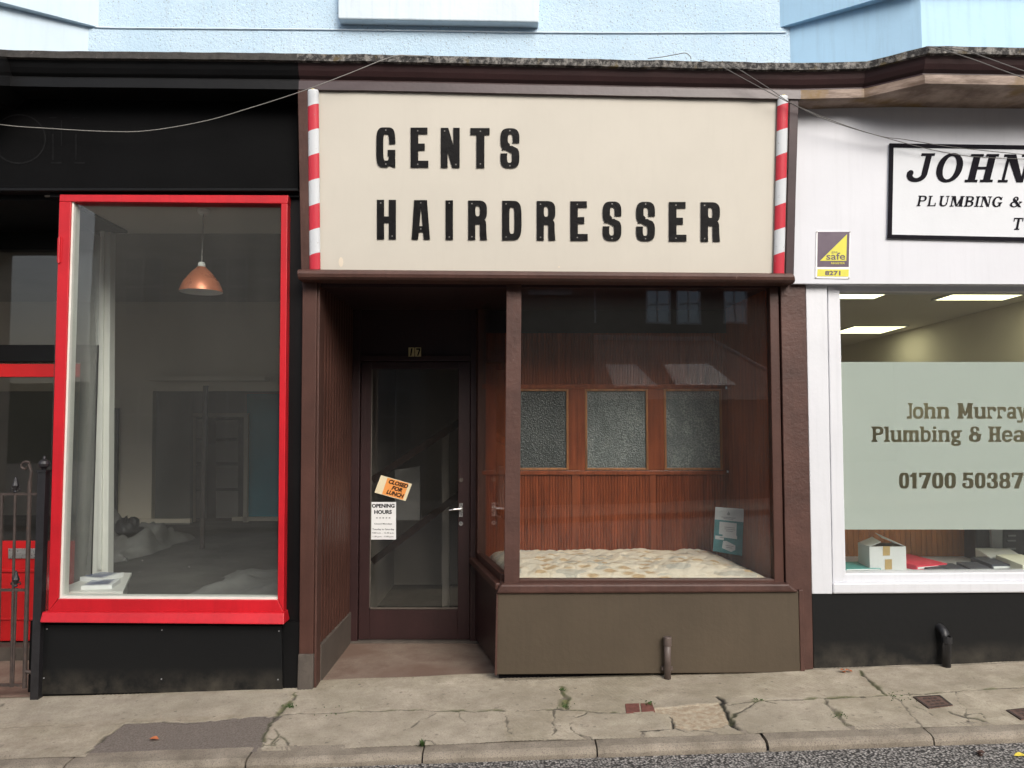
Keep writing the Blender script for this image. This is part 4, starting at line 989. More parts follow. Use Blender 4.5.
pipe(667.5, 637, 680, -.068, .021, 'pipe_grey', 'short brown upright pipe with socketed top in front of the umber stall riser', False)
pipe(946.5, 627, 667, -.035, .024, 'equipment_black', 'short black pipe bent into the black riser of the white shop', True)

# ================================================================= left shop (black, empty)
LZ = pz(-2, 0)
v = thing('vacant_black_shopfront', 'empty black painted shop front with bright red window frame and recessed red door', 'shop front', (-2.1, 0, LZ))
def vp(mb, name, m, **k): return mb.obj(name, m, v, **k)
vp(MB().fb([(-420, 76), (297.5, 78), (298, 188), (-420, 187)], -.02, .06), 'fascia', 'black_fascia')
vp(MB().fb([(-420, 187), (298, 188), (298, 191), (-420, 190.5)], -.045, .05), 'fascia_ledge', 'black_paint', bevel=.004)
vp(MB().fb([(50, 190.5), (299, 190.5), (299, 197), (50, 197)], .0, .10), 'head_rail', 'black_paint')
# ghost of the old lettering
mb = MB(); GF = lambda px, py, d: U(px, py, -.021 - d)
gs = [[('+', [(19 + 27 * math.cos(-t_ * .157), 139 + 25 * math.sin(-t_ * .157)) for t_ in range(40)]), ('-', [(19 + 25.6 * math.cos(-t_ * .157), 139 + 23.6 * math.sin(-t_ * .157)) for t_ in range(40)])]]
for x0 in (52.5, 75.5):
    for r_ in ((x0 - 3, 117.3, x0 + 4, 118.2), (x0 - 1.5, 162.4, x0 + 9.5, 163.5), (x0, 134, x0 + 1, 160), (x0 + 8.5, 120, x0 + 9.5, 146 if x0 < 60 else 118)): gs.append([('+', RC(r_[0], min(r_[1], r_[3]), r_[2], max(r_[1], r_[3])))])
vs, fs = cdt(gs); plate(mb, vs, fs, GF, 0.0, .0015); vp(mb, 'lettering_ghost', 'ghost_black')
vp(MB().fb([(287.5, 190), (303, 190), (299.5, 691), (283, 691)], .03, .12), 'pilaster', 'black_paint')
# red window frame
wf = vp(MB().fb([(59.5, 194.5), (288.5, 195.2), (287.5, 203.5), (59.2, 201.5)], -.035, .07), 'window_frame', 'red_paint', bevel=.004)
def vs_(mb, name, m, **k): return sub(mb, name, m, wf, **k)
vs_(MB().fb([(59.2, 201.5), (71, 201.6), (58.5, 598), (48, 612)], -.035, .07), 'stile', 'red_paint', bevel=.004)
vs_(MB().fb([(281, 203.3), (287.5, 203.5), (283.5, 612), (277.5, 598)], -.035, .07), 'stile', 'red_paint', bevel=.004)
vs_(MB().fb([(58.5, 599), (277.8, 600), (283.5, 612.3), (47.8, 612)], -.035, .07), 'rail', 'red_paint', bevel=.004)
mb = MB(); a0 = [U(42, 612, -.05), U(284, 612.5, -.05), U(284, 624.5, -.09), U(39.5, 622.5, -.09)]; mb.hexa(a0, [Vector((p.x, .06, p.z)) for p in a0]); vs_(mb, 'sill', 'red_paint', bevel=.006)
mb = MB(); mb.fb([(71, 201.6), (74, 202), (62, 598), (58.6, 599)], -.022, .05); mb.fb([(60, 596), (277.6, 597.2), (277.8, 600.3), (58.5, 599.5)], -.021, .05); vs_(mb, 'glazing_bead', 'cream_bead')
hg = MB(); hg.fb([(57.6, 238), (62.5, 238), (61.5, 262), (57, 262)], -.038, .0); hg.tube([U(59.5, 237, -.04), U(58.8, 263, -.04)], .007, 8); vs_(hg, 'hinge', 'red_paint')
vp(MB().fb([(71, 201.6), (281, 203), (277.5, 599), (58.5, 598)], .0, .006), 'window_glass', 'dusty_veil_glass')
# black riser with screwed panel
vp(MB().fb([(40, 622), (300, 622), (300, 692), (37, 696)], .0, .10), 'stall_riser', 'black_paint')
rp = vp(MB().fb([(43.5, 625), (281.5, 626), (282.5, 690), (40.5, 694.5)], -.016, .01), 'riser_panel', 'dusty_black')
mb = MB()
for px, py in ((47, 629), (162, 630), (279, 631), (44, 678), (161.5, 679), (278, 679.5)): c = U(px, py, -.017); sub(MB().tube([c, c + Vector((0, -.003, 0))], .0042, 10), 'screw', 'equipment_grey', rp)
# entrance recess on the far left
LD = .86
def at(px, py, Y): return U(px, py, Y)
xw = -4.25
pz0, pz1 = at(20, 650, LD).z, at(20, 252, LD).z
vp(MB().box(xw, -3.0, LD - .01, LD + .08, at(0, 250, LD).z, 3.1), 'transom_board', 'black_paint')
vp(MB().box(xw, -2.84, .06, LD + .05, 3.05, 3.12), 'entrance_soffit', 'black_paint')
vp(MB().box(xw, -3.0, LD - .02, LD + .06, at(0, 362, LD).z, at(0, 345, LD).z), 'transom_rail', 'black_paint', bevel=.004)
vp(MB().box(xw, -3.0, LD, LD + .008, at(0, 345, LD).z, at(0, 250, LD).z), 'fanlight_glass', 'dark_glass')
dr_t, dr_b = at(0, 364, LD).z, at(0, 641, LD).z
mb = MB(); mb.box(-4.05, -3.13, LD - .005, LD + .04, at(0, 377, LD).z, dr_t); mb.box(-4.05, -3.97, LD - .005, LD + .04, dr_b, at(0, 377, LD).z); mb.box(-3.97, -3.13, LD, LD + .036, dr_b, at(0, 541, LD).z)
mb.box(-3.9, -3.2, LD - .012, LD + .0, at(0, 572, LD).z, at(0, 569, LD).z); mb.box(-3.97, -3.15, LD - .010, LD + .0, at(0, 620, LD).z, at(0, 618, LD).z)
rd = vp(mb, 'door', 'door_red', bevel=.003)
sub(MB().box(-3.97, -3.13, LD + .012, LD + .018, at(0, 541, LD).z, at(0, 377, LD).z), 'door_glass', 'dark_glass', rd)
mb = MB().fb([(8, 548.5), (38, 548.5), (38, 558.5), (8, 558.5)], LD - .012, LD); mb.fb([(10, 552), (36, 552), (36, 556), (10, 556)], LD - .016, LD - .012); sub(mb, 'letterbox', 'steel', rd, bevel=.002)
mb = MB(); mb.box(-3.125, -3.0, LD - .01, LD + .06, .02, at(0, 362, LD).z); mb.box(-4.15, -4.07, LD - .01, LD + .06, .02, 2.9); mb.box(-7.6, -4.15, .0, .08, .02, .45); mb.box(-7.6, -7.5, 0, .08, .45, 3.0); mb.box(-4.3, -4.2, 0, .08, .45, 3.0); vp(mb, 'door_frame', 'black_paint')  # door jambs, plus an unseen window opening added to let light into the room
mb = MB(); mb.box(xw, -2.87, LD - .12, LD + .06, -.1, at(0, 643, LD).z); vp(mb, 'threshold', 'stone_block', bevel=.006)
mb = MB(); mb.grid(lambda u, w: (xw + (-2.86 - xw) * u, -.012 + .78 * w, pz(xw + (-2.86 - xw) * u, 0) + .004 + .02 * w), 8, 6); o = mb.obj('entrance_floor', 'step_concrete'); struct(o)
leaf_c = at(4, 663, .5)
# side of display facing the entrance: glass, post, ledge
vp(MB().hexa([(-3.0, LD - .03, 3.0), (-2.868, .07, 3.0), (-2.868, .07, .45), (-3.0, LD - .03, .45)], [(-2.994, LD - .03, 3.0), (-2.862, .07, 3.0), (-2.862, .07, .45), (-2.994, LD - .03, .45)]), 'side_glass', 'grimy_glass')
vp(MB().box(-2.96, -2.84, .07, LD, -.05, .43), 'side_riser', 'black_paint')
mb = MB(); A = [U(97, 225, LD), U(110.5, 225, LD), U(108, 582, LD), U(92, 582, LD)]; mb.hexa(A, [p + Vector((0, .08, 0)) for p in A]); mb.fb([(100, 225), (104, 225), (101, 570), (97, 570)], LD - .02, LD + .01); vp(mb, 'corner_post', 'white_gloss', bevel=.004)
# interior
RX0, RX1, RYB = -7.6, -1.30, 6.4
FLZ = .40
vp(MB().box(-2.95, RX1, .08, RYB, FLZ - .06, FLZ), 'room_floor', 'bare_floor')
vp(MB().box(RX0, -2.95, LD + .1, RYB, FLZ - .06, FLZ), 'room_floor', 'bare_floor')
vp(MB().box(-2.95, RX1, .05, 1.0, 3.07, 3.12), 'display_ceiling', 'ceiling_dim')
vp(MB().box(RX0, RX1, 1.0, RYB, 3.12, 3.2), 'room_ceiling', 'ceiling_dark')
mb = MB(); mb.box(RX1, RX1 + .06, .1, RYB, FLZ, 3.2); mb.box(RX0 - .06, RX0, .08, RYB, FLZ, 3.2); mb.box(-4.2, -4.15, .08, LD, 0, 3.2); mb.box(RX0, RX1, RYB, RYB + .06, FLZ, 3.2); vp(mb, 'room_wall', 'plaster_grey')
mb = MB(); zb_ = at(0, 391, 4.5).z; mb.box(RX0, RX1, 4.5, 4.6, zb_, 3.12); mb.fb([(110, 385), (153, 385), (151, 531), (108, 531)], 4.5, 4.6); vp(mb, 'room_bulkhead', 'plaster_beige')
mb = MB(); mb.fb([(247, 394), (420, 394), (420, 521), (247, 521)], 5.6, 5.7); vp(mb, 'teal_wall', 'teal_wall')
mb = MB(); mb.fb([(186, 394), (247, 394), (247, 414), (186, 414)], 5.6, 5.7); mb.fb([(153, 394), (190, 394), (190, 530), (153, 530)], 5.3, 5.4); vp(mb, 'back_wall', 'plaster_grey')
idr = vp(MB().fb([(189, 413), (193, 413), (193, 524), (189, 524)], 5.55, 5.65).fb([(244, 413), (248, 413), (247, 524), (243, 524)], 5.55, 5.65).fb([(193, 413), (244, 413), (244, 417), (193, 417)], 5.551, 5.649), 'inner_doorway', 'plaster_beige')
mb = MB(); mb.fb([(193, 417), (244, 417), (243, 524), (193, 524)], 5.66, 5.70); sub(mb, 'doors', 'dark_wood', idr)
mb = MB()
for x0, x1 in ((195, 206), (216, 238)):
    for y0, y1 in ((420, 438), (441, 462), (466, 488), (491, 518)): sub(MB().fb([(x0, y0), (x1, y0), (x1, y1), (x0, y1)], 5.655, 5.66), 'pane', 'plaster_hall', idr)
vp(MB().fb([(112, 408), (118, 408), (116, 520), (110, 520)], 4.46, 4.5), 'dark_cupboard', 'equipment_black')
mb = MB(); mb.fb([(145, 376.5), (265, 376.5), (265, 380.5), (145, 380.5)], 4.3, 4.5); vp(mb, 'shelf', 'plaster_beige')
mb = MB(); mb.fb([(112, 519), (190, 519), (190, 523), (112, 523)], 4.44, 4.5); mb.fb([(232, 517), (300, 517), (300, 521), (232, 521)], 5.55, 5.6); vp(mb, 'skirting', 'plaster_beige')  # pale line mirrored in the window glass, added here as beige strips
mb = MB(); a, b = U(205, 390, 3.2), U(206, 455, 3.2); vp(MB().box(a.x - .02, a.x + .02, 3.2, 3.24, FLZ, 2.05), 'prop_post', 'dark_wood')
# pendant lamp
LY = .36
pl = thing('pendant_lamp', 'copper coloured cone pendant lamp hanging inside the empty black shop', 'lamp', U(201, 293, LY))
c = U(201, 293, LY); cen = Vector((c.x, LY, c.z))
zc = lambda py: U(201, py, LY).z - c.z
rr = .138
mb = MB(); mb.lathe([(rr, .006), (rr * .985, .022), (rr * .80, zc(281)), (rr * .45, zc(272)), (rr * .26, zc(268.5)), (rr * .2, zc(267))], cen, 40); mb.obj('shade', 'copper', pl, smooth=True)
mb = MB(); mb.lathe([(rr * .995, .006), (rr * .95, .022), (rr * .77, zc(281.5)), (rr * .43, zc(272.8)), (rr * .1, zc(270))], cen, 40); mb.obj('shade_lining', 'lamp_white', pl, smooth=True)
mb = MB(); mb.lathe([(0, zc(262)), (rr * .13, zc(262.3)), (rr * .17, zc(264)), (rr * .19, zc(267.2)), (0, zc(267.3))], cen, 20); mb.obj('lampholder', 'lamp_white', pl, smooth=True)
mb = MB(); mb.tube([cen + Vector((0, 0, zc(262.5))), cen + Vector((.004, 0, zc(235))), cen + Vector((.006, 0, 3.07 - c.z))], .0045, 8); mb.obj('flex', 'cable_white', pl)
mb = MB(); mb.lathe([(.0, -.03), (.03, -.028), (.042, -.012), (.045, 0)], Vector((cen.x + .006, LY, 3.07)), 20); mb.obj('ceiling_rose', 'lamp_white', pl, smooth=True)
# white ledge box with papers, dust sheets
wb = thing('white_plinth', 'low white painted box standing in the corner of the empty shop window', 'box', (-2.7, .4, FLZ))
mb = MB(); za = U(125, 578, .6).z; mb.hexa([(-2.845, .10, za - .01), (-2.42, .10, za - .01), (-2.42, .10, FLZ), (-2.845, .10, FLZ)], [(-2.87, .72, za - .01), (-2.68, .72, za - .01), (-2.68, .72, FLZ), (-2.87, .72, FLZ)]); mb.obj('body', 'white_gloss', wb)
mb = MB(); mb.hexa([(-2.85, .08, za + .012), (-2.40, .08, za + .012), (-2.40, .08, za - .01), (-2.85, .08, za - .01)], [(-2.88, .74, za + .012), (-2.66, .74, za + .012), (-2.66, .74, za - .01), (-2.88, .74, za - .01)]); mb.obj('lid', 'white_gloss', wb, bevel=.004)
pp = [(-2.62, .24, .2, 'folded white newspaper with blue print on the front of the white box', 'ink_blue'), (-2.75, .50, -.25, 'white paper with blue print towards the back of the white box', 'ink_blue')]
for x, y, rz, lb, mk in pp:
    t = thing('newspaper', lb, 'paper', (x, y, za + .012)); ca, sa = math.cos(rz), math.sin(rz); q = lambda a, b, z: (x + a * ca - b * sa, y + a * sa + b * ca, za + .0125 + z)
    mb = MB(); mb.hexa([q(-.09, -.09, .025), q(.09, -.09, .022), q(.09, -.09, 0), q(-.09, -.09, 0)], [q(-.09, .1, .014), q(.09, .1, .03), q(.09, .1, 0), q(-.09, .1, 0)]); mb.obj('pages', 'paper_white', t)
    mb = MB()
    for i in range(4): b = -.07 + .04 * i; mb.face([q(-.075, b, .030), q(.065, b, .030), q(.065, b + .018, .030), q(-.075, b + .018, .030)])
    mb.obj('print', mk, t)
def cloth(name, label, cx, cy, wx, wy, hgt, seed, cat='dust sheet'):
    def f(u, w):
        e = min(1, u * 6, (1 - u) * 6, w * 6, (1 - w) * 6); n = noise.noise(Vector((u * 5, w * 5, seed))); n2 = noise.noise(Vector((u * 14, w * 14, seed)))
        return (cx + (u - .5) * wx * (1 + .2 * n), cy + (w - .5) * wy * (1 + .15 * n2), FLZ + .004 + max(0, e) * hgt * (.4 + 1.6 * (n + .5) ** 2 + .5 * n2 * n2))
    tag(MB().grid(f, 50, 50).obj(name, 'dust_sheet', None, smooth=True), label, cat)
cloth('dust_sheet', 'pale dust sheet spread flat over the bare floor of the empty shop', -1.85, 1.2, 1.0, 1.6, .03, 3)
cloth('dust_sheet', 'crumpled pale dust sheet heaped by the white post of the empty shop', -4.0, 3.2, 1.0, 1.6, .16, 8)
SK0 = U(127, 536, 3.0)
tag(MB().grid(lambda u, w: SK0 + Vector((math.cos(u * 6.2832) * math.sin(w * 3.1416), math.sin(u * 6.2832) * math.sin(w * 3.1416), .72 * math.cos(w * 3.1416) + .6)) * (.12 + .05 * noise.noise(Vector((math.cos(u * 6.2832) * 2, math.sin(u * 6.2832) * 2, w * 4)))), 24, 14).obj('rubbish_sack', 'equipment_black', None, smooth=True), 'black sack slumped beside the crumpled dust sheet', 'sack')

# iron gate
g = thing('iron_gate', 'weathered iron gate with scroll and spear finials on black square post', 'gate', (U(40, 690, -.03).x, -.03, U(40, 690, -.03).z))
GY = -.03
a, b = U(44, 470, GY), U(36.5, 694, GY)
mb = MB(); mb.box(a.x - .024, a.x + .024, GY - .024, GY + .024, b.z - .03, a.z); mb.box(a.x - .03, a.x + .03, GY - .03, GY + .03, a.z - .012, a.z); mb.lathe([(.012, 0), (.016, .012), (.03, .022), (.034, .038), (.026, .055), (.01, .066), (.007, .085), (0, .09)], (a.x, GY, a.z), 16); mb.obj('post', 'iron_black', g)
def bar(px0, py0, px1, py1, r_, name='bar'):
    p, q = U(px0, py0, GY), U(px1, py1, GY); mb = MB(); mb.tube([p, q], r_, 8); mb.obj(name, 'iron_rusty', g); return p
def finial(px, py):
    p = U(px, py, GY); mb = MB(); mb.lathe([(.006, 0), (.014, .006), (.007, .016), (.011, .024), (.022, .045), (.014, .065), (.005, .095), (0, .10)], p, 12)
    for s_ in (-1, 1): mb.tube([p + Vector((s_ * .006, 0, .02)), p + Vector((s_ * .024, 0, .03)), p + Vector((s_ * .030, 0, .018)), p + Vector((s_ * .022, 0, .012))], [.005, .005, .005, .003], 6)
    mb.obj('finial', 'iron_black', g)
for i in range(7):   # tall and short bars alternate along the gate, most of it out of the picture
    dx = -36.5 * i
    bar(15.5 + dx * .5 * 2 / 2, 492, 12.2 + dx, 687, .0085) if False else None
for px0, px1 in ((15.3, 11.0), (-24, -31), (-63, -72), (-102, -113)): bar(px0 - 0, 494, px1, 687, .0085); finial(px0, 493)
for px0, px1 in ((2, -2.5), (-37, -44), (-76, -86)): bar(px0, 494, px1, 687, .0085)
for px0, px1 in ((14.5, 10.2), (-18, -23), (-52, -59)): pass
for px0, px1 in ((15.8, 13), (-12, -17), (-50, -58)):
    pass
bar(14.8 + 1.6, 588, 12.2 + .6, 687, .007); finial(15.6, 587)
bar(30, 480, 24.5, 688, .013, 'stile'); bar(-118, 480, -130, 688, .013, 'stile')
for y, x1 in ((494, 37), (590, 26), (685, 24)): p, q = U(-124, y, GY), U(x1, y, GY); mb = MB(); mb.box(p.x, q.x, GY - .006, GY + .006, p.z - .008, p.z + .008); mb.obj('rail', 'iron_rusty', g)
pts = [U(30, 482, GY), U(31.5, 472, GY), U(29, 464.5, GY)] + [U(24.6 + (5.4 - .5 * i) * math.cos(-.5 - .75 * i), 466.5 + (5.4 - .5 * i) * math.sin(-.9 - .62 * i), GY) for i in range(9)]
mb = MB(); mb.tube(pts, [.009, .009, .009] + [.008] * 8 + [.009], 8); mb.obj('scroll', 'iron_rusty', g)
mb = MB(); p = U(27, 494, GY); mb.tube([U(36.5, 494, GY), U(41, 494, GY)], .006, 8); mb.tube([U(24, 671, GY), U(35, 673, GY)], .012, 8); mb.obj('hinge', 'iron_rusty', g)
pn_ = U(2, 664, .35); 
# ================================================================= right shop (white, plumber)
w = thing('white_plumbers_shopfront', 'white painted shop front with frosted window and black riser at the right', 'shop front', (2.5, 0, pz(2.5, 0)))
def wp(mb, name, m, **k): return mb.obj(name, m, w, **k)
wp(MB().fb([(798, 103), (1330, 106), (1330, 285), (793.5, 283.5)], -.05, .06), 'fascia', 'white_fascia')
wp(MB().fb([(799.5, 95), (1330, 96), (1330, 101.5), (799.5, 99.5)], -.12, .05), 'fascia_head', 'dark_maroon')
wp(MB().fb([(805, 283.5), (1330, 285), (1330, 292.5), (805, 291)], .035, .16), 'head_rail', 'white_paint', bevel=.003)
wp(MB().fb([(805.7, 284), (827, 284), (832.5, 594), (812, 594)], .0, .15), 'pilaster', 'white_paint', bevel=.004)
wp(MB().fb([(827.6, 285), (840, 290), (846, 574), (833, 594)], .02, .15), 'window_frame', 'white_paint', bevel=.006)
wp(MB().fb([(845, 573.5), (1330, 570), (1330, 580), (838, 583)], .03, .15), 'bottom_rail', 'white_paint', bevel=.008)
wp(MB().fb([(833, 583), (1330, 579.5), (1330, 591), (833, 594)], -.01, .15), 'window_sill', 'white_paint', bevel=.010)
wp(MB().fb([(812, 594), (1330, 591), (1330, 652), (814, 669.5)], .012, .12), 'stall_riser', 'dusty_black')
GY2 = .10
wp(MB().fb([(838, 288), (1330, 288), (1330, 576), (844, 576)], GY2, GY2 + .006), 'window_glass', 'window_glass')
# frosted film with the lettering cut out of it
lines = [
 ([('j2', 907, 912.5), ('o', 912.8, 923.5), ('h', 924, 936), ('n', 937, 949.5), ('m2', 957.3, 973), ('u', 974, 986.5), ('r', 987, 996.5), ('r', 997, 1006.5), ('a', 1007, 1016.5), ('y', 1016.5, 1028)], 403, 418.8),
 ([('P', 871.5, 883.5), ('l', 884, 890), ('u', 890.5, 902), ('m', 902.5, 919.5), ('b', 920, 931), ('i', 931.8, 937.5), ('n', 938.3, 950), ('g', 950.8, 961.5), ('&2', 968.8, 980.8), ('H', 988.2, 1001.2), ('e', 1002, 1012.5), ('a', 1013.3, 1025)], 426.5, 442.0),
 ([('0', 899, 909.2), ('1', 910, 917.8), ('7', 919, 931), ('0', 932, 943.5), ('0', 944.5, 956), ('5', 962.6, 973.6), ('0', 974.8, 985.6), ('3', 986.8, 998), ('8', 999.2, 1010.6), ('7', 1011.6, 1023.4)], 472.6, 488.6)]
ops = []
for gl_, y0, y1 in lines:
    for ch, x0, x1 in gl_: ops.append(glyph_px(slab(ch, .28, .15, .13, .76), x0, y0, x1, y1))
vs, fs = cdt(ops, [(835, 362), (1330, 362), (1330, 529.5), (843, 529.5)])
mb = MB(); plate(mb, vs, fs, lambda px, py, d: U(px, py, GY2 + .010 - d), 0, .001); wp(mb, 'frosted_film', 'frosted_film')
# interior
OX0, OX1, OYB, OCZ = 1.86, 4.45, 6.0, 2.72
mb = MB(); mb.box(OX0 - .06, OX0, .15, OYB, .4, OCZ + .1); mb.box(OX1, OX1 + .06, .15, OYB, .4, OCZ + .1); mb.box(OX0, OX1, OYB, OYB + .06, .4, OCZ + .1); wp(mb, 'room_wall', 'office_wall')
wp(MB().box(OX0, OX1, .12, OYB, OCZ, OCZ + .06), 'room_ceiling', 'office_ceiling')
wp(MB().box(OX0, OX1, .8, OYB, .2, .26), 'room_floor', 'office_floor')
zs = U(900, 571, .2).z
wp(MB().box(OX0, OX1, .11, .78, zs - .05, zs), 'display_shelf', 'white_paint')
mb = MB(); zt2 = U(900, 503, .8).z; mb.box(OX0, OX1, .8, .84, .26, zt2); n = 70
for i in range(n): x = OX0 + (OX1 - OX0) * i / n; mb.box(x + .0015, x + (OX1 - OX0) / n - .0015, .79, .80, zs, zt2)
wp(mb, 'display_back', 'office_wood')
wp(MB().fb([(980, 333), (996, 330), (996, 420), (978, 420)], 4.2, 4.25).fb([(836, 356), (905, 356), (905, 359), (836, 359)], 5.8, 5.98), 'inner_trim', 'plaster_beige')
# ceiling lights
def clight(x0, x1, y0, y1, label):
    t = thing('ceiling_light', label, 'ceiling light', ((x0 + x1) / 2, (y0 + y1) / 2, OCZ), 'ceiling lights inside the white shop')
    mb = MB(); mb.box(x0, x1, y0, y1, OCZ - .012, OCZ - .004); mb.obj('diffuser', 'light_panel', t)
    mb = MB()
    for a in ((x0 - .02, x0, y0 - .02, y1 + .02), (x1, x1 + .02, y0 - .02, y1 + .02), (x0, x1, y0 - .02, y0), (x0, x1, y1, y1 + .02)): mb.box(*a, OCZ - .014, OCZ - .002)
    mb.obj('frame', 'white_paint', t)
def cl_at(px_r, near, far, wd, label):
    yn = (OCZ - 1.6) * FPX / near - 4.9; yf = (OCZ - 1.6) * FPX / far - 4.9
    x1 = (px_r - 512) / FPX * (yn + 4.9); clight(x1 - wd, x1, yn, yf, label)
cl_at(897, 141, 133.5, .56, 'ceiling light panel at the top left corner of the plumber window')
cl_at(909, 105, 98, .56, 'farthest ceiling light panel, lowest in the view through the plumber window')
cl_at(1040, 141, 132, .58, 'ceiling light panel at the top right of the plumber window')
# things on the display shelf
cb = thing('cardboard_box', 'white cardboard box with brown tape and open flaps in the plumber window', 'box', U(880, 571, .2))
B = [(868.5, 546.5), (905.5, 545.2), (906.5, 568.5), (870, 570.5)]
fA = [U(x, y, .24) for x, y in B]; dv = Vector((0, .17, 0)); z0b, z1b = zs + .001, fA[0].z
f0, f1 = Vector((fA[3].x, .24, z0b)), Vector((fA[2].x, .24, z0b)); H_ = Vector((0, 0, z1b - z0b))
b0, b1 = f0 + dv, f1 + dv
mb = MB(); th = .004
for p, q in ((f0, f1), (f1, b1), (b1, b0), (b0, f0)): mb.face([p, q, q + H_, p + H_])
mb.face([f0, b0, b1, f1]); mb.obj('carton', 'carton', cb)
mb = MB(); ins = lambda p, c=(f0 + f1 + b0 + b1) / 4: p + (c - p) * .03
for p, q in ((f0, f1), (f1, b1), (b1, b0), (b0, f0)): mb.face([ins(p), ins(p) + H_, ins(q) + H_, ins(q)])
mb.obj('carton_lining', 'carton_inside', cb)
for fl in ([f0 + H_, b0 + H_, b0 + H_ + Vector((.10, .01, .038)), f0 + H_ + Vector((.075, 0, .03))], [f1 + H_, f1 + H_ + Vector((-.13, .05, .050)), b1 + H_ + Vector((-.13, -.03, .07)), b1 + H_]):
    mb = MB(); mb.hexa(fl, [p + Vector((0, 0, -.003)) for p in fl]); mb.obj('flap', 'carton', cb)
mb = MB(); mb.fb([(883, 546.3), (890, 546.1), (890, 555.5), (883, 555.7)], .238, .2395); mb.fb([(885, 559.5), (892, 559.3), (892, 569.3), (885, 569.6)], .238, .2395); mb.obj('tape', 'brown_tape', cb)
def folder(px, py, Y, wd, dp, ht, rz, m, name, label, cat):
    c = U(px, py, Y); t = thing(name, label, cat, (c.x, Y, zs)); ca, sa = math.cos(rz), math.sin(rz)
    q = lambda a, b, z: (c.x + a * ca - b * sa, Y + a * sa + b * ca, zs + z)
    W, D = wd / 2, dp / 2
    mb = MB(); mb.hexa([q(-W, -D, ht), q(W, -D, ht), q(W, -D, .001), q(-W, -D, .001)], [q(-W, D, ht * 1.6), q(W, D, ht * 1.6), q(W, D, .001), q(-W, D, .001)]); mb.obj('cover', m, t, bevel=.002)
    mb = MB(); mb.hexa([q(-W + .01, -D - .004, ht * .7), q(W - .01, -D - .004, ht * .7), q(W - .01, -D - .004, ht * .3), q(-W + .01, -D - .004, ht * .3)], [q(-W + .01, -D + .002, ht * .7), q(W - .01, -D + .002, ht * .7), q(W - .01, -D + .002, ht * .3), q(-W + .01, -D + .002, ht * .3)]); mb.obj('page_edges', 'paper_white', t)
folder(854, 568, .33, .24, .22, .012, .1, 'folder_teal', 'folder', 'teal folder lying left of the white cardboard box', 'folder')
folder(913, 566, .40, .26, .30, .03, .35, 'folder_red', 'folder', 'bright red folder lying right of the white cardboard box', 'folder')
folder(934, 568, .24, .13, .2, .014, 0, 'book_dark', 'brochure', 'dark brochure just right of the red folder', 'brochure')
folder(952, 568, .24, .13, .2, .016, .05, 'book_dark', 'brochure', 'dark brochure third along between two others on the window shelf', 'brochure')
folder(974, 567, .26, .13, .2, .020, -.1, 'book_dark', 'brochure', 'dark brochure left of the piled magazines', 'brochure')
folder(997, 565, .34, .22, .2, .034, .1, 'book_dark', 'magazine', 'dark magazine under the white papers on the window shelf', 'magazine')
folder(1000, 560, .48, .22, .2, .055, -.1, 'paper_white', 'magazine', 'white magazine behind the dark one on the window shelf', 'magazine')
folder(1022, 562, .26, .18, .24, .048, .1, 'pale_yellow_paper', 'magazine', 'pile of cream papers at the right edge of the window shelf', 'papers')
eq = thing('office_machine', 'dark machine with grey upright panel behind the papers in the plumber window', 'machine', U(1000, 560, .66))
MB().fb([(976, 529), (1060, 525), (1060, 568), (976, 568)], .62, .77).obj('body', 'equipment_black', eq, bevel=.01)
MB().fb([(991, 528), (1003, 527), (1003, 560), (993, 560)], .59, .62).obj('grey_panel', 'equipment_grey', eq, bevel=.006)
mb = MB()
for y in (535, 540, 548): mb.r(1008, y, 1016, y + 1.5, .612, .62)
mb.obj('buttons', 'equipment_grey', eq)

# plumber's name board
NB = -.062
ns = thing('plumber_name_board', 'white board with black border lettered JOHN PLUMBING on the white fascia', 'sign', U(1000, 238, NB))
MB().fb([(890, 143.5), (1330, 150), (1330, 247), (888, 237.5)], NB, -.05).obj('board', 'opposite_white', ns)
mb = MB()
mb.fb([(890, 143.2), (1330, 150), (1330, 153.5), (890, 147)], NB - .006, NB + .004); mb.fb([(888, 234.5), (1330, 243.5), (1330, 247.2), (888, 238)], NB - .006, NB + .004); mb.fb([(890, 147), (893.7, 147), (892, 234.5), (888.2, 234.5)], NB - .006, NB + .004)
mb.obj('border', 'print_black', ns)
NP = lambda px, py, d: U(px, py, NB - .001 - d)
ops = []
for ch, x0, x1, y0, y1 in (('J', 904.8, 928.2, 153.2, 182), ('O', 933.2, 959, 153.3, 182.2), ('H', 964.4, 992.4, 154.0, 182.2), ('N', 997.6, 1026.5, 154.3, 182.4)): ops.append(glyph_px(slab(ch, .255, .10, .09), x0, y0, x1, y1, .25))
for ch, x0, x1 in (('P', 916.6, 925.3), ('L', 927, 935.5), ('U', 938.2, 947.6), ('M', 949.6, 962.8), ('B', 964, 972.8), ('I', 974.2, 978.6), ('N', 979.6, 990.3), ('G', 991.5, 1001), ('&', 1009.5, 1021)): ops.append(glyph_px(slab(ch, .23, .10, .085), x0, 195.6 + .012 * (x0 - 916), x1, 206.0 + .012 * (x0 - 916), .2))
ops.append(glyph_px(slab('T', .24, .1, .1), 1012, 217.8, 1021.5, 229.8, .2))
vs, fs = cdt(ops); mb = MB(); plate(mb, vs, fs, NP, 0, .0015); mb.obj('lettering', 'print_black', ns)
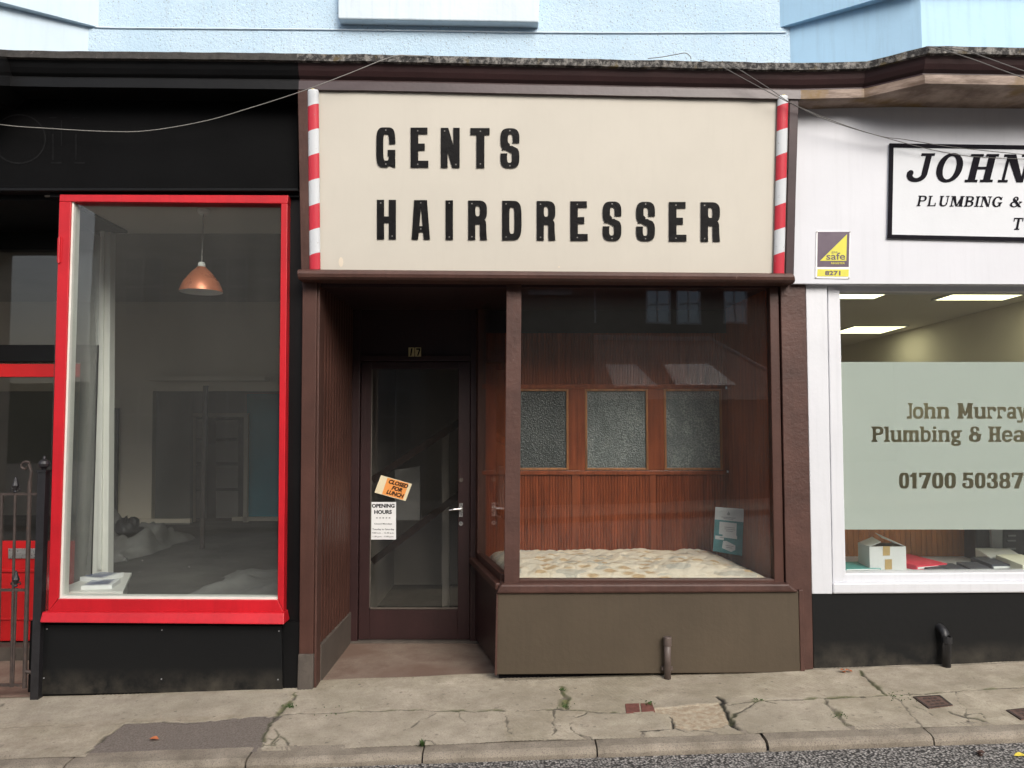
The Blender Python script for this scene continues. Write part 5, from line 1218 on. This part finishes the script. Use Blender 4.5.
# gas safety plate
GP = -.052
gsf = thing('gas_safety_plate', 'small purple and yellow gas safety plate numbered 8271 on the white fascia', 'sign', U(833, 279, GP))
MB().fb([(816.3, 231.3), (850.3, 231.8), (849.2, 278.8), (815.3, 278.2)], GP - .003, -.05).obj('plate', 'paper_white', gsf)
GPf = lambda px, py, d: U(px, py, GP - .003 - d)
mb = MB(); mb.face([GPf(*q, .0006) for q in [(817.8, 231.8), (817.2, 267), (848.8, 267), (849.6, 231.8)]]); mb.obj('purple_panel', 'aubergine', gsf)
mb = MB(); mb.face([GPf(*q, .0012) for q in [(847, 234.3), (820.0, 260.8), (846.3, 260.8)]]); mb.obj('yellow_panel', 'lime', gsf); mb = MB(); mb.face([GPf(*q, .0012) for q in [(817.6, 269.2), (817.2, 276.3), (848.6, 276.6), (848.9, 269.4)]])
mb.obj('yellow_panel', 'lime', gsf)
mb = MB(); font_px(mb, 'gas', 831.5, 251.4, 837.5, 253.6, GPf, .002); font_px(mb, 'safe', 826.3, 252.6, 845.2, 259.8, GPf, .002, .012); font_px(mb, '8271', 825, 270.8, 840.5, 275.4, GPf, .002, .035); mb.obj('lettering', 'aubergine', gsf)
mb = MB(); font_px(mb, 'REGISTER', 831.2, 262.2, 844.8, 264.1, GPf, .002, .01); mb.obj('lettering', 'lime', gsf)
mb = MB()
for px, py in ((817, 231.8), (849.8, 232), (816, 277.6), (848.8, 278)): c = GPf(px, py, 0); MB().tube([c, c + Vector((0, -.003, 0))], .004, 8).obj('screw', 'screw_metal', gsf)

# ================================================================= cables
def cable(name, pts, r_, m, label):
    P3 = [U(px, py, Y) for px, py, Y in pts]; out = []
    for i in range(len(P3) - 1):   # Catmull-Rom
        p0, p1, p2, p3 = P3[max(i - 1, 0)], P3[i], P3[i + 1], P3[min(i + 2, len(P3) - 1)]
        for j in range(6):
            t = j / 6; out.append(.5 * ((2 * p1) + (p2 - p0) * t + (2 * p0 - 5 * p1 + 4 * p2 - p3) * t * t + (3 * p1 - p0 - 3 * p2 + p3) * t ** 3))
    out.append(P3[-1]); mb = MB().tube(out, r_, 6); tag(mb.obj(name, m, None, smooth=True), label, 'cable', 'cables strung along the shop fronts')
cable('cable', [(-60, 113, -.10), (0, 124.5, -.10), (50, 128.5, -.10), (108, 131.5, -.11), (150, 130.5, -.12), (205, 121, -.15), (250, 108, -.19), (297, 93, -.25), (345, 75, -.29), (391, 57, -.28), (410, 55.5, -.26), (430, 56.5, -.26)], .0024, 'cable_white', 'thin pale cable sagging across the black fascia and up over the cornice')
cable('cable', [(700, 60, -.27), (718, 65, -.28), (750, 82, -.28), (790, 103, -.24), (830, 121, -.16), (880, 136, -.13), (905, 139.5, -.11), (960, 148, -.10), (1060, 158, -.10)], .0022, 'cable_grey', 'upper grey cable drooping from the cornice across the white fascia')
cable('cable', [(722, 61, -.27), (740, 70, -.28), (770, 89, -.28), (795, 105, -.24), (850, 127, -.16), (905, 143, -.12), (945, 152.5, -.11), (985, 157.5, -.10), (1060, 160, -.10)], .0022, 'cable_grey', 'lower grey cable drooping from the cornice onto the plumber name board')
cable('cable', [(926, 46.6, -.435), (940, 49, -.45), (975, 60, -.47), (1010, 73, -.47), (1080, 97, -.47)], .0027, 'cable_grey', 'lower cable slanting down over the oriel cornice at the top right')
cable('cable', [(940, 46.8, -.435), (965, 50.5, -.45), (990, 59, -.47), (1030, 73, -.47), (1080, 88, -.47)], .0027, 'cable_grey', 'upper cable slanting down over the oriel cornice at the top right')
cable('cable', [(91, -30, .044), (91, 2, .044), (92, 18, .044), (96, 25, .044), (104, 27.5, .044), (200, 28.5, .044), (320, 29.5, .044), (440, 31, .044), (520, 32.3, .044), (640, 32.8, .044), (786, 32.3, .044)], .0045, 'pale_sill_paint', 'painted-over cable clipped along the blue roughcast wall')
cable('cable', [(648, 58.5, -.26), (662, 57, -.27), (676, 54.5, -.28), (685, 53, -.28), (690, 56, -.27), (691, 59, -.26)], .0022, 'cable_grey', 'short loop of black cable on top of the cornice lip')

# ================================================================= across the street (seen mirrored in the windows)
def tenement(name, label, x0, x1, y, z1, dep, m, wins, ww=.95, wh=1.5, pm='opposite_pane', cat='building', fm='opposite_frame'):
    t = thing(name, label, cat, ((x0 + x1) / 2, y, 0))
    MB().box(x0, x1, y - dep, y, -1, z1).obj('wall', m, t)
    mb = MB(); mb.box(x0 - .2, x1 + .2, y - dep - .2, y + .25, z1, z1 + .18); mb.obj('eaves', 'opposite_white', t)
    mb = MB(); mb.hexa([(x0 - .2, y + .2, z1 + .18), (x1 + .2, y + .2, z1 + .18), (x1 + .2, y + .2, z1 + .16), (x0 - .2, y + .2, z1 + .16)], [(x0 - .2, y - dep / 2, z1 + 1.6), (x1 + .2, y - dep / 2, z1 + 1.6), (x1 + .2, y - dep / 2, z1 + 1.5), (x0 - .2, y - dep / 2, z1 + 1.5)]); mb.obj('roof', 'slate_roof', t)
    for wx, wz in wins:
        f = MB(); a, b, c, d = wx - ww / 2, wx + ww / 2, wz, wz + wh; u = .07
        f.box(a, a + u, y - .01, y + .05, c, d); f.box(b - u, b, y - .01, y + .05, c, d); f.box(a + u, b - u, y - .01, y + .05, c, c + u); f.box(a + u, b - u, y - .01, y + .05, d - u, d); f.box(a + u, b - u, y - .01, y + .05, (c + d) / 2 - .03, (c + d) / 2 + .03); f.box(wx - .03, wx + .03, y - .01, y + .045, c + u, d - u)
        fo = f.obj('window', fm, t)
        sub(MB().box(a, b, y + .005, y + .015, c, d), 'pane', pm, fo)
    return t
tenement('stone_tenement', 'dark stone tenement across the street mirrored in the display window', -2, 18, -24, 10.5, 8, 'dark_stone', [(x, 5.5) for x in (2.6, 5.35, 6.45, 8.2, 9.9)] + [(x, 8.3) for x in (2.6, 5.35, 6.45, 8.2, 9.9)], .9, 1.45, 'sky_pane', 'building', 'opposite_white')
tenement('harled_house', 'grey harled house across the street mirrored in the empty shop window', -9.8, -2.2, -13.5, 6.8, 7, 'grey_harl', [(x, 4.2) for x in (-8.6, -6.6, -4.6, -3)] + [(x, 1.2) for x in (-8.6, -6.6, -3)], .95, 1.45)
tenement('harled_house', 'pale harled house across the street mirrored in the plumber window', 13, 26, -15, 6.5, 7, 'grey_harl', [(x, 4) for x in (14.5, 17, 20, 23)] + [(x, 1.1) for x in (14.5, 17, 20, 23)], .95, 1.45)
sh = thing('tiled_workshop', 'low workshop with tiled roof and rooflights mirrored in the display window', 'building', (4, -12, 0))
e0, e1, r0, r1 = (1.9, -12, 2.25), (6.4, -12, 2.25), (1.9, -16.5, 4.05), (5.4, -16.5, 4.05)
MB().face([e0, e1, r1, r0]).face([e1, (6.4, -20, 2.25), r1]).face([e0, r0, (1.9, -20, 2.25)]).face([r0, r1, (6.4, -20, 2.25), (1.9, -20, 2.25)]).obj('roof', 'slate_roof', sh)
MB().box(2.1, 6.2, -19.8, -12.2, -.5, 2.24).obj('wall', 'dark_stone', sh)
mb = MB(); mb.tube([(1.9, -16.5, 4.07), (5.4, -16.5, 4.07)], .09, 8); mb.tube([(6.42, -12, 2.27), (5.42, -16.5, 4.07)], .05, 6); mb.obj('ridge', 'opposite_frame', sh)
sl = (Vector(r0) - Vector(e0)).normalized(); nn = Vector((0, .37, .93))
for x0, x1 in ((2.25, 3.0), (3.65, 4.75)):
    a = [Vector((x, e0[1], e0[2])) + sl * s_ + nn * .04 for x, s_ in ((x0, 2.4), (x1, 2.4), (x1 + .25, .8), (x0, .8))]; MB().hexa(a, [p - nn * .05 for p in a]).obj('rooflight', 'rooflight', sh)
tenement('gable_house', 'dark gabled house across the street mirrored beside the workshop', -2.0, 1.7, -11.5, 7.5, 6, 'dark_stone', [(-.9, 4.4), (.8, 4.4)], .9, 1.4)
mb = MB().grid(lambda u, vv: (-60 + 100 * u, -75 - 20 * vv, (1 - abs(2 * vv - 1)) * (9 + 5 * noise.noise(Vector((u * 6, 2, 1)))) - 2), 30, 6); struct(mb.obj('hills', 'hill_green'))

# ================================================================= light
wd = bpy.data.worlds.new('World'); S.world = wd; wd.use_nodes = True
nt_ = wd.node_tree; bg = nt_.nodes['Background']
sky = nt_.nodes.new('ShaderNodeTexSky'); sky.sky_type = 'NISHITA'; sky.sun_disc = False
SE_, SA = R(34), R(157)
sky.sun_elevation = SE_; sky.sun_rotation = SA; sky.dust_density = 4.0; sky.air_density = 1.0
hs = nt_.nodes.new('ShaderNodeHueSaturation'); hs.inputs['Saturation'].default_value = .6
nt_.links.new(sky.outputs[0], hs.inputs['Color']); nt_.links.new(hs.outputs[0], bg.inputs[0]); bg.inputs[1].default_value = .11
sun = bpy.data.lights.new('sun', 'SUN'); sun.energy = 1.35; sun.angle = R(30); sun.color = (1, .96, .90)
so = bpy.data.objects.new('sun', sun); COL.objects.link(so)
d = Vector((math.sin(SA) * math.cos(SE_), math.cos(SA) * math.cos(SE_), math.sin(SE_)))
so.rotation_euler = (-d).to_track_quat('-Z', 'Y').to_euler(); so.location = (4, -8, 12)
S.view_settings.view_transform = 'Standard'; S.view_settings.look = 'None'; S.view_settings.gamma = 1.0; S.view_settings.exposure = 0.82; S.view_settings.use_curve_mapping = False
S.cycles.max_bounces = 12; S.cycles.diffuse_bounces = 7; S.cycles.transparent_max_bounces = 16; S.cycles.use_denoising = True
S.cycles.caustics_reflective = False; S.cycles.caustics_refractive = False
